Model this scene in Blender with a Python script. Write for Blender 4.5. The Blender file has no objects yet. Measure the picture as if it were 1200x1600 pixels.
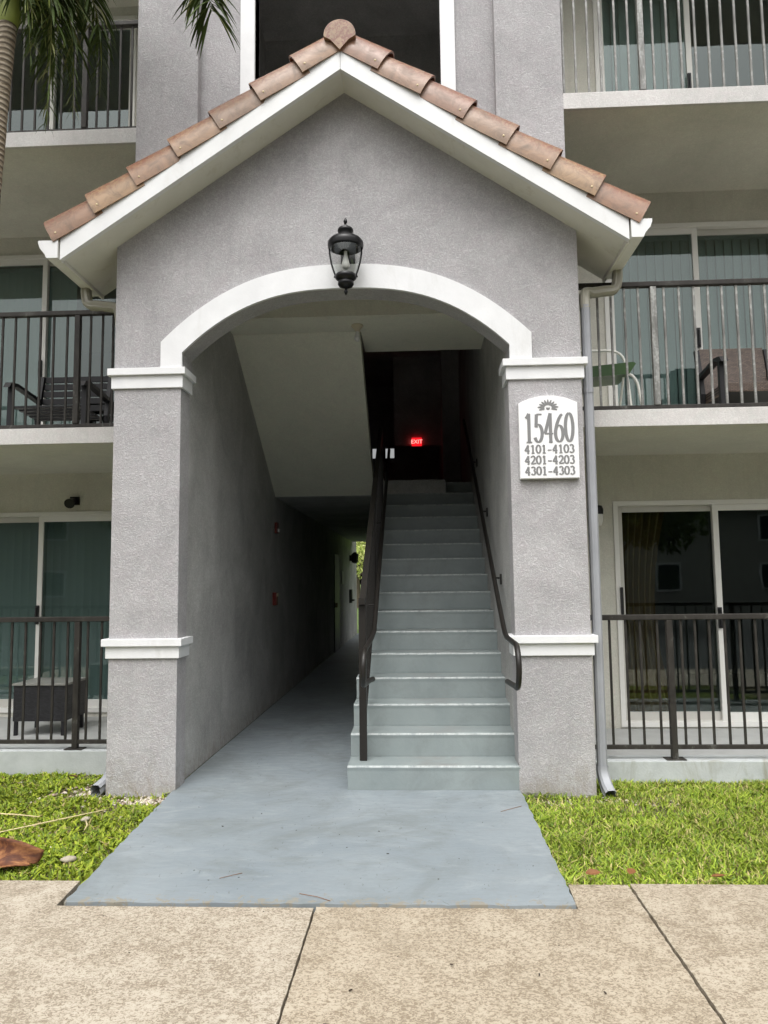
import bpy, bmesh, math, random
import numpy as np
from mathutils import Matrix, Vector

random.seed(7)
rng = np.random.default_rng(11)
SC = bpy.context.scene
COL = SC.collection
R = math.radians

# ------------------------------------------------------------------ camera
cam_d = bpy.data.cameras.new('camera')
cam = bpy.data.objects.new('camera', cam_d)
COL.objects.link(cam)
cam_d.sensor_fit = 'HORIZONTAL'
cam_d.sensor_width = 36.0
cam_d.lens = 36.0 * 1164.8 / 1200.0
cam_d.clip_start = 0.05
cam_d.clip_end = 2000.0
rv = Vector((0.99883437, 0.0468509, -0.01161442))
uv = Vector((0.01588494, -0.09183513, 0.99564752))
fv = Vector((-0.04558037, 0.99467145, 0.09247231))
M = Matrix((rv, uv, -fv)).transposed().to_4x4()
M.translation = Vector((0.54283, -5.54102, 1.50419))
cam.matrix_world = M
SC.camera = cam

# ------------------------------------------------------------------ sky, sun, exposure
SUN_EL, SUN_AZ = R(64), R(187)          # azimuth from +Y clockwise: behind the camera, a little to the left
w = bpy.data.worlds.new('World')
SC.world = w
w.use_nodes = True
nt = w.node_tree
nt.nodes.clear()
sky = nt.nodes.new('ShaderNodeTexSky')
sky.sky_type = 'NISHITA'
sky.sun_disc = False
sky.sun_elevation = SUN_EL
sky.sun_rotation = SUN_AZ
sky.air_density = 1.0
sky.dust_density = 10.0
sky.ozone_density = 1.0
hs = nt.nodes.new('ShaderNodeHueSaturation')
hs.inputs['Saturation'].default_value = 0.10     # rain cloud: nearly white
bg = nt.nodes.new('ShaderNodeBackground')
bg.inputs['Strength'].default_value = 0.15
wo = nt.nodes.new('ShaderNodeOutputWorld')
nt.links.new(sky.outputs[0], hs.inputs['Color'])
nt.links.new(hs.outputs[0], bg.inputs['Color'])
nt.links.new(bg.outputs[0], wo.inputs['Surface'])

sun_d = bpy.data.lights.new('sun', 'SUN')
sun_d.energy = 1.0
sun_d.angle = R(110)
sun_d.color = (1.0, 0.97, 0.93)
sun = bpy.data.objects.new('sun', sun_d)
COL.objects.link(sun)
sdir = Vector((math.sin(SUN_AZ) * math.cos(SUN_EL), math.cos(SUN_AZ) * math.cos(SUN_EL), math.sin(SUN_EL)))
sun.rotation_euler = (-sdir).to_track_quat('-Z', 'Y').to_euler()
sun.location = sdir * 30

SC.view_settings.view_transform = 'Standard'
SC.view_settings.look = 'None'
SC.view_settings.gamma = 1.0
SC.view_settings.exposure = 0.52
SC.render.engine = 'CYCLES'
SC.cycles.max_bounces = 6
SC.cycles.diffuse_bounces = 4
SC.cycles.glossy_bounces = 3
SC.cycles.transmission_bounces = 4
SC.cycles.transparent_max_bounces = 12
SC.cycles.caustics_reflective = False
SC.cycles.caustics_refractive = False
SC.cycles.use_denoising = True


# ------------------------------------------------------------------ materials
class NB:
    def __init__(s, name):
        s.m = bpy.data.materials.new(name)
        s.m.use_nodes = True
        s.t = s.m.node_tree
        s.t.nodes.clear()
        s.out = s.t.nodes.new('ShaderNodeOutputMaterial')
        s.p = s.t.nodes.new('ShaderNodeBsdfPrincipled')
        s.t.links.new(s.p.outputs[0], s.out.inputs['Surface'])
        s.tc = s.t.nodes.new('ShaderNodeTexCoord')

    def n(s, typ, **kw):
        nd = s.t.nodes.new(typ)
        for k, v in kw.items():
            if k in nd.inputs.keys():
                nd.inputs[k].default_value = v
            else:
                setattr(nd, k, v)
        return nd

    def l(s, a, b):
        s.t.links.new(a, b)

    def mapping(s, scale=(1, 1, 1), rot=(0, 0, 0), src='Object'):
        mp = s.n('ShaderNodeMapping')
        mp.inputs['Scale'].default_value = scale
        mp.inputs['Rotation'].default_value = rot
        s.l(s.tc.outputs[src], mp.inputs['Vector'])
        return mp.outputs[0]

    def noise(s, vec, scale, detail=3, rough=.5, dist=0.0):
        nd = s.n('ShaderNodeTexNoise')
        nd.inputs['Scale'].default_value = scale
        nd.inputs['Detail'].default_value = detail
        nd.inputs['Roughness'].default_value = rough
        nd.inputs['Distortion'].default_value = dist
        s.l(vec, nd.inputs['Vector'])
        return nd.outputs['Fac']

    def ramp(s, fac, stops):
        r = s.n('ShaderNodeValToRGB')
        e = r.color_ramp.elements
        while len(e) < len(stops):
            e.new(0.5)
        for i, (p, c) in enumerate(stops):
            e[i].position = p
            e[i].color = (c[0], c[1], c[2], 1) if hasattr(c, '__len__') else (c, c, c, 1)
        s.l(fac, r.inputs[0])
        return r.outputs[0]

    def mix(s, fac, a, b, mode='MIX'):
        mx = s.n('ShaderNodeMix', data_type='RGBA', blend_type=mode)
        for sock, v in ((0, fac), (6, a), (7, b)):
            if hasattr(v, 'links'):
                s.l(v, mx.inputs[sock])
            elif sock == 0:
                mx.inputs[0].default_value = v
            else:
                mx.inputs[sock].default_value = (v[0], v[1], v[2], 1)
        return mx.outputs[2]

    def math(s, op, a, b=0.0, clamp=False):
        nd = s.n('ShaderNodeMath', operation=op, use_clamp=clamp)
        for i, v in enumerate((a, b)):
            if hasattr(v, 'links'):
                s.l(v, nd.inputs[i])
            else:
                nd.inputs[i].default_value = v
        return nd.outputs[0]

    def bump(s, h, strength, dist):
        b = s.n('ShaderNodeBump')
        b.inputs['Strength'].default_value = strength
        b.inputs['Distance'].default_value = dist
        s.l(h, b.inputs['Height'])
        s.l(b.outputs[0], s.p.inputs['Normal'])
        return b

    def base(s, v):
        if hasattr(v, 'links'):
            s.l(v, s.p.inputs['Base Color'])
        else:
            s.p.inputs['Base Color'].default_value = (v[0], v[1], v[2], 1)

    def rough(s, v):
        if hasattr(v, 'links'):
            s.l(v, s.p.inputs['Roughness'])
        else:
            s.p.inputs['Roughness'].default_value = v


def stucco(name, col, var=.16, fine=.10, bstr=.55, scale=1.0):
    b = NB(name)
    v = b.mapping()
    big = b.noise(v, 1.7, 4, .6, .6)
    mid = b.noise(v, 9, 4, .65, .8)
    wv = b.noise(b.mapping((1, 1, 1)), 26 * scale, 3, .55, 2.2)
    ridge = b.math('ABSOLUTE', b.math('SUBTRACT', wv, .5))
    ridge = b.math('MULTIPLY', ridge, 3.2, True)
    grain = b.noise(v, 160, 2, .6)
    c0 = tuple(x * (1 - var) for x in col)
    c1 = tuple(x * (1 + var) for x in col)
    c2 = (col[0] * 1.03, col[1] * .975, col[2] * 1.0)
    cc = b.mix(b.ramp(big, [(.33, 0), (.67, 1)]), c0, c1)
    cc = b.mix(b.math('MULTIPLY', b.ramp(mid, [(.42, 0), (.62, 1)]), .45), cc, c2)
    dk = b.ramp(ridge, [(0.0, 1 - fine * 2.2), (.28, 1.0), (1.0, 1 + fine)])
    cc = b.mix(1.0, cc, dk, 'MULTIPLY')
    st_ = b.noise(b.mapping((7, 7, .45)), 2.0, 5, .65, .3)
    cc = b.mix(b.math('MULTIPLY', b.ramp(st_, [(.52, 0), (.70, 1)]), .16), cc, tuple(x * .62 for x in col))
    sz = b.n('ShaderNodeSeparateXYZ')
    b.l(b.tc.outputs['Object'], sz.inputs[0])
    low = b.math('SUBTRACT', 1.0, b.math('MULTIPLY', sz.outputs[2], 2.6), True)
    sd_ = b.noise(b.mapping((1, 1, .6)), 11, 6, .75, .8)
    sp_ = b.math('MULTIPLY', b.ramp(b.math('ADD', sd_, b.math('MULTIPLY', low, .16)), [(.56, 0), (.74, 1)]), low)
    cc = b.mix(b.math('MULTIPLY', sp_, .5), cc, (.24, .21, .16))
    b.base(cc)
    b.rough(.88)
    b.p.inputs['Specular IOR Level'].default_value = .25
    h = b.math('ADD', b.math('ADD', b.math('MULTIPLY', ridge, .8), b.math('MULTIPLY', grain, .25)), b.math('MULTIPLY', mid, 1.2))
    b.bump(h, bstr, .008)
    return b.m


def paint(name, col, rough=.5, var=.06, bump=.08, dirt=None, dscale=6, spec=.4):
    b = NB(name)
    v = b.mapping()
    n1 = b.noise(v, 5, 4, .6, .3)
    c = b.mix(b.ramp(n1, [(.3, 0), (.7, 1)]), tuple(x * (1 - var) for x in col), tuple(min(1, x * (1 + var)) for x in col))
    if dirt:
        d = b.noise(b.mapping((1, 1, .35)), dscale, 6, .72, .6)
        c = b.mix(b.ramp(d, [(.56, 0), (.74, .75)]), c, dirt)
    b.base(c)
    b.rough(rough)
    b.p.inputs['Specular IOR Level'].default_value = spec
    h = b.noise(v, 60, 4, .6)
    b.bump(h, bump, .006)
    return b.m


MT = {}
MT['stucco'] = stucco('grey_stucco', (.425, .418, .422), .14, .10, .55)
MT['stucco_in'] = stucco('passage_stucco', (.45, .452, .435), .2, .10, .5)
MT['taupe'] = stucco('taupe_stucco', (.66, .655, .58), .07, .05, .3)
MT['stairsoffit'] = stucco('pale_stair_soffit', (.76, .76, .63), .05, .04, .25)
MT['band'] = paint('white_trim_paint', (.71, .715, .72), .55, .05, .15, (.60, .60, .585), 4)
MT['slab_edge'] = stucco('pale_slab_edge', (.60, .59, .57), .10, .06, .35)
MT['soffit'] = paint('cream_soffit_paint', (.70, .685, .62), .6, .04, .08, (.5, .46, .36), 4)
MT['fascia'] = paint('white_fascia_paint', (.72, .725, .72), .45, .04, .1, (.60, .59, .56), 4)
MT['kerb'] = paint('chipped_kerb_paint', (.43, .455, .455), .7, .12, .35, (.24, .23, .17), 4)
MT['gutter'] = paint('gutter_paint', (.74, .73, .68), .35, .03, .02, (.52, .5, .42), 5)
MT['spout_grey'] = paint('downspout_paint', (.31, .32, .34), .5, .08, .02)
MT['spout_beige'] = paint('elbow_paint', (.36, .345, .285), .4, .06, .02)
MT['porchfloor'] = paint('porch_floor_paint', (.42, .43, .42), .55, .08, .1)
MT['doorframe'] = paint('door_frame_paint', (.78, .775, .74), .4, .02, .01)
MT['sash'] = paint('sash_paint', (.56, .55, .51), .4, .03, .01)
MT['blackmetal'] = paint('black_lantern_metal', (.006, .006, .007), .36, .1, .05, spec=.32)
MT['handle'] = paint('black_handle', (.02, .02, .022), .4, .1, .02)
MT['red'] = paint('red_alarm_plastic', (.13, .012, .008), .4, .05, .01)
MT['whiteplastic'] = paint('white_plastic', (.75, .75, .72), .4, .03, .01)
MT['porcelain'] = paint('aged_porcelain', (.58, .52, .38), .35, .05, .02)
MT['darkdoor'] = paint('dark_unit_door', (.05, .05, .05), .5, .1, .02)
MT['room'] = paint('room_paint', (.30, .29, .27), .8, .05, .02)
MT['signtext'] = paint('sign_letter_grey', (.20, .20, .20), .6, .05, .02)
MT['signboard'] = paint('sign_white', (.80, .80, .80), .5, .02, .06)
MT['greenseat'] = paint('green_vinyl', (.03, .075, .018), .4, .1, .02)
MT['whitetube'] = paint('white_tube', (.75, .75, .70), .35, .04, .02)
MT['darkwood'] = paint('dark_patio_metal', (.008, .008, .010), .5, .15, .05)
MT['tabletop'] = paint('grey_table_top', (.22, .22, .20), .35, .1, .02)
MT['dullstone'] = paint('dull_limestone', (.36, .32, .25), .9, .2, .6)
MT['brass'] = paint('nail_brass', (.75, .62, .38), .4, .05, .0)


def mat_painted_slab():
    b = NB('blue_grey_floor_paint')
    v = b.mapping()
    n1 = b.noise(v, 1.3, 5, .6, .4)
    n2 = b.noise(b.mapping((1, 3.0, 1)), 7, 5, .65, .8)
    c = b.mix(b.ramp(n1, [(.3, 0), (.7, 1)]), (.185, .216, .236), (.238, .27, .288))
    c = b.mix(b.math('MULTIPLY', b.ramp(n2, [(.5, 0), (.72, 1)]), .5), c, (.215, .235, .238))
    sc = b.noise(b.mapping((3, 14, 3)), 3.2, 4, .75, 1.2)
    c = b.mix(b.math('MULTIPLY', b.ramp(sc, [(.66, 0), (.72, 1)]), .35), c, (.22, .23, .21))
    sm = b.noise(b.mapping((1, 1, 1)), 1.1, 6, .72, 1.4)
    c = b.mix(b.math('MULTIPLY', b.ramp(sm, [(.46, 0), (.62, 1)]), .55), c, (.15, .168, .165))
    lt = b.noise(b.mapping((1, 2.2, 1)), 2.4, 6, .75, .8)
    c = b.mix(b.math('MULTIPLY', b.ramp(lt, [(.54, 0), (.66, 1)]), .28), c, (.33, .36, .37))
    # bare worn patches along the outer edge
    sep = b.n('ShaderNodeSeparateXYZ')
    b.l(b.tc.outputs['Object'], sep.inputs[0])
    edge = b.math('MULTIPLY', b.math('SUBTRACT', -1.70, sep.outputs[1]), 5.5, True)
    chip = b.noise(v, 11, 6, .75, 1.0)
    k = b.math('MULTIPLY', b.ramp(b.math('ADD', chip, b.math('MULTIPLY', edge, .22)), [(.74, 0), (.76, 1)]), edge)
    c = b.mix(k, c, (.24, .225, .185))
    scu = b.noise(b.mapping((2.2, .9, 1), (0, 0, .5)), 9, 3, .6, 2.5)
    c = b.mix(b.math('MULTIPLY', b.ramp(scu, [(.665, 0), (.69, 1)]), .5), c, (.09, .095, .09))
    b.base(c)
    b.rough(b.ramp(n2, [(.3, .42), (.7, .66)]))
    h = b.math('ADD', b.noise(v, 45, 5, .65), b.math('MULTIPLY', n2, .6))
    b.bump(h, .25, .004)
    return b.m


MT['walk'] = mat_painted_slab()


def mat_step():
    b = NB('grey_green_step_paint')
    v = b.mapping()
    n1 = b.noise(v, 2.0, 5, .6, .4)
    c = b.mix(b.ramp(n1, [(.3, 0), (.7, 1)]), (.215, .252, .253), (.27, .308, .305))
    sep = b.n('ShaderNodeSeparateXYZ')
    geo = b.n('ShaderNodeNewGeometry')
    b.l(geo.outputs['Normal'], sep.inputs[0])
    up = b.math('MULTIPLY', sep.outputs[2], 1.0, True)
    # foot wear in the middle of each tread
    pos = b.n('ShaderNodeSeparateXYZ')
    b.l(geo.outputs['Position'], pos.inputs[0])
    mid = b.math('SUBTRACT', 1.0, b.math('MULTIPLY', b.math('ABSOLUTE', b.math('SUBTRACT', pos.outputs[0], .68)), 2.6), True)
    sm = b.noise(v, 3.1, 6, .72, 1.2)
    c = b.mix(b.math('MULTIPLY', b.ramp(sm, [(.48, 0), (.68, 1)]), .4), c, (.18, .20, .195))
    wn = b.noise(b.mapping((1, 2, 1)), 6, 5, .7, .8)
    k = b.math('MULTIPLY', b.math('MULTIPLY', b.ramp(wn, [(.38, 0), (.62, 1)]), mid), b.math('MULTIPLY', up, .6))
    c = b.mix(k, c, (.22, .205, .19))
    fz = b.math('FRACT', b.math('DIVIDE', b.math('ADD', pos.outputs[2], .0015), .1746))
    nz = b.math('MULTIPLY', b.math('SUBTRACT', fz, .90), 22.0, True)
    en = b.noise(b.mapping((2.5, 1, 1)), 8, 5, .7, .5)
    c = b.mix(b.math('MULTIPLY', b.math('MULTIPLY', nz, b.ramp(en, [(.35, 0), (.6, 1)])), .75), c, (.50, .53, .52))
    chip = b.noise(v, 16, 5, .7, .6)
    c = b.mix(b.math('MULTIPLY', b.ramp(chip, [(.735, 0), (.75, 1)]), .8), c, (.62, .64, .63))
    b.base(c)
    b.rough(.5)
    b.bump(b.math('ADD', b.noise(v, 30, 5, .65), n1), .3, .006)
    return b.m


MT['step'] = mat_step()


def mat_sidewalk():
    b = NB('tan_sidewalk_concrete')
    v = b.mapping()
    big = b.noise(v, .9, 4, .6, .5)
    mid = b.noise(v, 5, 5, .7, .6)
    sp = b.noise(b.mapping((1, 1.25, 1)), 62, 4, .7, 1.2)
    sp2 = b.noise(v, 105, 3, .6, .5)
    tan = b.mix(b.ramp(big, [(.3, 0), (.7, 1)]), (.20, .162, .115), (.232, .193, .143))
    pale = b.mix(b.ramp(mid, [(.3, 0), (.7, 1)]), (.375, .328, .256), (.435, .39, .318))
    th = b.math('ADD', sp, b.math('MULTIPLY', b.math('SUBTRACT', mid, .5), .28))
    th = b.math('ADD', th, b.math('MULTIPLY', b.math('SUBTRACT', sp2, .5), .22))
    c = b.mix(b.ramp(th, [(.44, 0), (.53, 1)]), tan, pale)
    st = b.noise(v, 1.9, 5, .7, 1.0)
    c = b.mix(b.math('MULTIPLY', b.ramp(st, [(.58, 0), (.72, 1)]), .38), c, (.185, .152, .108))
    oi = b.n('ShaderNodeObjectInfo')
    c = b.mix(1.0, c, b.ramp(oi.outputs['Random'], [(0, (1.03, 1.04, 1.06)), (1, (.92, .88, .81))]), 'MULTIPLY')
    b.base(c)
    b.rough(.75)
    b.bump(b.math('ADD', th, b.math('MULTIPLY', sp2, .4)), .35, .005)
    return b.m


MT['sidewalk'] = mat_sidewalk()


def mat_soil(name, c0, c1, c2):
    b = NB(name)
    v = b.mapping()
    n1 = b.noise(v, 6, 6, .7, .5)
    n2 = b.noise(v, 40, 5, .7, .5)
    c = b.mix(b.ramp(n1, [(.35, 0), (.65, 1)]), c0, c1)
    c = b.mix(b.math('MULTIPLY', b.ramp(n2, [(.5, 0), (.7, 1)]), .7), c, c2)
    b.base(c)
    b.rough(.95)
    b.bump(b.math('ADD', n2, n1), .8, .02)
    return b.m


MT['soil'] = mat_soil('lawn_soil', (.09, .085, .03), (.13, .11, .055), (.16, .13, .075))
MT['ground'] = mat_soil('far_grass', (.06, .10, .02), (.09, .14, .03), (.11, .12, .05))
MT['asphalt'] = mat_soil('asphalt', (.05, .05, .05), (.07, .07, .068), (.09, .09, .088))


def mat_attr(name, rough=.6, trans=.25, spec=.3):
    b = NB(name)
    a = b.n('ShaderNodeAttribute', attribute_name='tint')
    b.base(a.outputs['Color'])
    b.rough(rough)
    b.p.inputs['Specular IOR Level'].default_value = spec
    if trans:
        t = b.n('ShaderNodeBsdfTranslucent')
        b.l(a.outputs['Color'], t.inputs['Color'])
        mx = b.n('ShaderNodeMixShader')
        mx.inputs[0].default_value = trans
        b.l(b.p.outputs[0], mx.inputs[1])
        b.l(t.outputs[0], mx.inputs[2])
        b.l(mx.outputs[0], b.out.inputs['Surface'])
    return b.m


MT['blade'] = mat_attr('leaf_blade')
MT['stone'] = mat_attr('pebble_stone', .8, 0)


def mat_tile():
    b = NB('clay_roof_tile')
    oi = b.n('ShaderNodeObjectInfo')
    vv = b.n('ShaderNodeVectorMath', operation='ADD')
    b.l(b.tc.outputs['Object'], vv.inputs[0])
    sc = b.n('ShaderNodeVectorMath', operation='SCALE')
    b.l(oi.outputs['Location'], sc.inputs[0])
    sc.inputs['Scale'].default_value = 3.0
    b.l(sc.outputs[0], vv.inputs[1])
    v = vv.outputs[0]
    c = b.ramp(oi.outputs['Random'], [(0, (.24, .155, .10)), (.3, (.29, .175, .105)), (.55, (.25, .135, .085)), (.8, (.34, .215, .115)), (1, (.28, .16, .10))])
    n1 = b.noise(v, 10, 5, .7, .8)
    c = b.mix(b.math('MULTIPLY', b.ramp(n1, [(.4, 0), (.7, 1)]), .75), c, (.12, .085, .06))
    st = b.noise(v, 34, 5, .8, .8)
    # reddish grit on the upper side of each barrel
    sp = b.n('ShaderNodeSeparateXYZ')
    b.l(b.tc.outputs['Object'], sp.inputs[0])
    up = b.math('MULTIPLY', b.math('SUBTRACT', sp.outputs[2], -.005), 11.0, True)
    k = b.math('MULTIPLY', b.ramp(st, [(.47, 0), (.53, 1)]), up)
    c = b.mix(b.math('MULTIPLY', k, .9), c, (.17, .058, .036))
    b.base(c)
    b.rough(b.ramp(n1, [(.3, .28), (.7, .55)]))
    b.p.inputs['Specular IOR Level'].default_value = .5
    b.bump(b.math('ADD', n1, b.math('MULTIPLY', st, .6)), .3, .006)
    return b.m


MT['tile'] = mat_tile()


def mat_railing():
    b = NB('weathered_bronze_paint')
    v = b.mapping()
    n1 = b.noise(b.mapping((1, 1, .35)), 9, 6, .75, .7)
    n2 = b.noise(v, 50, 4, .7)
    c = b.mix(b.ramp(n1, [(.35, 0), (.65, 1)]), (.020, .018, .016), (.045, .041, .036))
    k = b.ramp(b.math('ADD', b.math('MULTIPLY', n1, .75), b.math('MULTIPLY', n2, .25)), [(.57, 0), (.70, .7)])
    c = b.mix(k, c, (.24, .25, .23))
    b.base(c)
    b.rough(.55)
    b.p.inputs['Specular IOR Level'].default_value = .25
    b.bump(n2, .15, .003)
    return b.m


MT['rail'] = mat_railing()


def mat_rail_grey():
    b = NB('chalky_grey_paint')
    v = b.mapping()
    n1 = b.noise(b.mapping((1, 1, .3)), 8, 6, .75, .7)
    n2 = b.noise(v, 50, 4, .7)
    c = b.mix(b.ramp(n1, [(.35, 0), (.65, 1)]), (.11, .108, .10), (.27, .27, .255))
    k = b.ramp(b.math('ADD', b.math('MULTIPLY', n1, .6), b.math('MULTIPLY', n2, .4)), [(.5, 0), (.62, .9)])
    c = b.mix(k, c, (.42, .43, .41))
    b.base(c)
    b.rough(.5)
    b.bump(n2, .15, .003)
    return b.m


MT['rail_chalky'] = mat_rail_grey()
MT['handrail'] = paint('brown_handrail_enamel', (.017, .015, .013), .40, .15, .05, spec=.35)


def mat_glass(name, tint, ior):
    b = NB(name)
    b.t.nodes.remove(b.p)
    lw = b.n('ShaderNodeLayerWeight')
    lw.inputs['Blend'].default_value = .5
    fr = b.math('ADD', ior, b.math('MULTIPLY', b.math('POWER', lw.outputs['Facing'], 5.0), 1 - ior))
    tr = b.n('ShaderNodeBsdfTransparent')
    tr.inputs['Color'].default_value = (*tint, 1)
    gl = b.n('ShaderNodeBsdfGlossy')
    gl.inputs['Roughness'].default_value = .012
    gl.inputs['Color'].default_value = (.92, .97, .96, 1)
    v = b.mapping()
    bp = b.n('ShaderNodeBump')
    bp.inputs['Strength'].default_value = .05
    bp.inputs['Distance'].default_value = .01
    b.l(b.noise(v, 2.2, 2, .5), bp.inputs['Height'])
    b.l(bp.outputs[0], gl.inputs['Normal'])
    mx = b.n('ShaderNodeMixShader')
    b.l(fr, mx.inputs[0])
    b.l(tr.outputs[0], mx.inputs[1])
    b.l(gl.outputs[0], mx.inputs[2])
    b.l(mx.outputs[0], b.out.inputs['Surface'])
    return b.m


MT['glass'] = mat_glass('green_tinted_glass', (.66, .735, .725), .062)
MT['clearglass'] = mat_glass('lantern_glass', (.93, .94, .93), .07)


def mat_emit(name, col, s):
    b = NB(name)
    b.base((0.02, 0.0, 0.0))
    b.p.inputs['Emission Color'].default_value = (*col, 1)
    b.p.inputs['Emission Strength'].default_value = s
    return b.m


MT['exitred'] = mat_emit('exit_sign_red', (1, .012, .02), .75)
MT['exitletter'] = mat_emit('exit_sign_letter', (1, .33, .29), 1.5)


def mat_wicker(name, c0, c1):
    b = NB(name)
    v = b.mapping()
    w1 = b.n('ShaderNodeTexBrick')
    w1.inputs['Scale'].default_value = 30
    w1.inputs['Mortar Size'].default_value = .035
    w1.inputs['Brick Width'].default_value = .9
    w1.inputs['Row Height'].default_value = .36
    rot = b.mapping((1, 1, 1), (R(90), 0, 0))
    b.l(rot, w1.inputs['Vector'])
    w1.inputs['Color1'].default_value = (*c0, 1)
    w1.inputs['Color2'].default_value = (*c1, 1)
    w1.inputs['Mortar'].default_value = (.006, .005, .005, 1)
    b.base(w1.outputs['Color'])
    b.rough(.5)
    b.bump(b.math('SUBTRACT', 1.0, w1.outputs['Fac']), .8, .006)
    return b.m


MT['wicker_brown'] = mat_wicker('brown_wicker', (.10, .072, .058), (.16, .115, .09))
MT['wicker_black'] = mat_wicker('black_wicker', (.012, .012, .014), (.028, .028, .032))


def mat_cloth(name, col):
    b = NB(name)
    v = b.mapping((1, 1, .15))
    n = b.noise(v, 9, 3, .5)
    b.base(b.mix(n, tuple(x * .8 for x in col), tuple(x * 1.15 for x in col)))
    b.rough(.85)
    return b.m


MT['blind'] = mat_cloth('vinyl_blind', (.55, .57, .56))
MT['curtain'] = mat_cloth('brown_curtain', (.30, .165, .065))


def mat_bark():
    b = NB('ringed_palm_bark')
    v = b.mapping()
    n = b.noise(b.mapping((1, 1, 4)), 14, 5, .7, .6)
    wv = b.n('ShaderNodeTexWave', wave_type='BANDS', bands_direction='Z')
    wv.inputs['Scale'].default_value = 7.5
    wv.inputs['Distortion'].default_value = 2.5
    wv.inputs['Detail'].default_value = 3
    b.l(v, wv.inputs['Vector'])
    c = b.mix(b.ramp(n, [(.3, 0), (.7, 1)]), (.20, .155, .10), (.46, .40, .31))
    c = b.mix(b.math('MULTIPLY', b.ramp(wv.outputs['Fac'], [(.55, 0), (.9, 1)]), .8), c, (.06, .045, .03))
    b.base(c)
    b.rough(.9)
    b.bump(b.math('ADD', n, wv.outputs['Fac']), .6, .012)
    return b.m


MT['bark'] = mat_bark()
MT['shaft'] = paint('green_crownshaft', (.22, .26, .055), .45, .25, .05)
MT['treebark'] = paint('tree_bark', (.10, .08, .06), .9, .2, .4)


def mat_sheath():
    b = NB('dry_palm_sheath')
    v = b.mapping((1, 1, 1))
    n = b.noise(b.mapping((.8, 5, 2)), 11, 4, .6, .15)
    c = b.ramp(n, [(.25, (.035, .012, .007)), (.45, (.11, .036, .015)), (.62, (.26, .11, .038)), (.8, (.40, .23, .11))])
    b.base(c)
    b.rough(.75)
    b.bump(n, .5, .006)
    return b.m


MT['sheath'] = mat_sheath()
MT['straw'] = paint('dry_straw', (.55, .46, .26), .8, .1, .1)
MT['litter'] = paint('dark_leaf_litter', (.03, .018, .012), .6, .3, .1)
MT['deadleaf'] = paint('fallen_leaf_brown', (.20, .085, .03), .6, .3, .1)
MT['hwall'] = paint('neighbour_wall', (.36, .36, .33), .8, .05, .1)
MT['hroof'] = paint('neighbour_roof', (.12, .09, .075), .8, .2, .3)
MT['hglass'] = paint('neighbour_window', (.03, .04, .045), .1, .1, .0)
MT['crack'] = paint('joint_dirt', (.06, .05, .04), .95, .2, .3)


# ------------------------------------------------------------------ geometry helpers
def link(name, me, mat, parent=None, smooth=False, loc=None, rot=None):
    o = bpy.data.objects.new(name, me)
    COL.objects.link(o)
    if mat is not None and not me.materials:
        me.materials.append(MT[mat] if isinstance(mat, str) else mat)
    if smooth:
        for p in me.polygons:
            p.use_smooth = True
    if parent is not None:
        o.parent = parent
        o.matrix_parent_inverse = world_inv(parent)
    if loc is not None:
        o.location = loc
    if rot is not None:
        o.rotation_euler = rot
    return o


WM = {}


def world_inv(o):
    return WM.get(o.name, Matrix.Identity(4))


def thing(name, label, cat, loc=(0, 0, 0), group=None):
    o = bpy.data.objects.new(name, None)
    COL.objects.link(o)
    o.location = loc
    o.empty_display_size = .1
    WM[o.name] = Matrix.Translation(-Vector(loc))
    return tag(o, label, cat, group)


def tag(o, label=None, cat=None, group=None, kind=None):
    if label:
        o['label'] = label
    if cat:
        o['category'] = cat
    if group:
        o['group'] = group
    if kind:
        o['kind'] = kind
    return o


def part_empty(name, parent):
    o = bpy.data.objects.new(name, None)
    COL.objects.link(o)
    o.empty_display_size = .1
    o.parent = parent
    o.matrix_parent_inverse = world_inv(parent)
    return o


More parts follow.
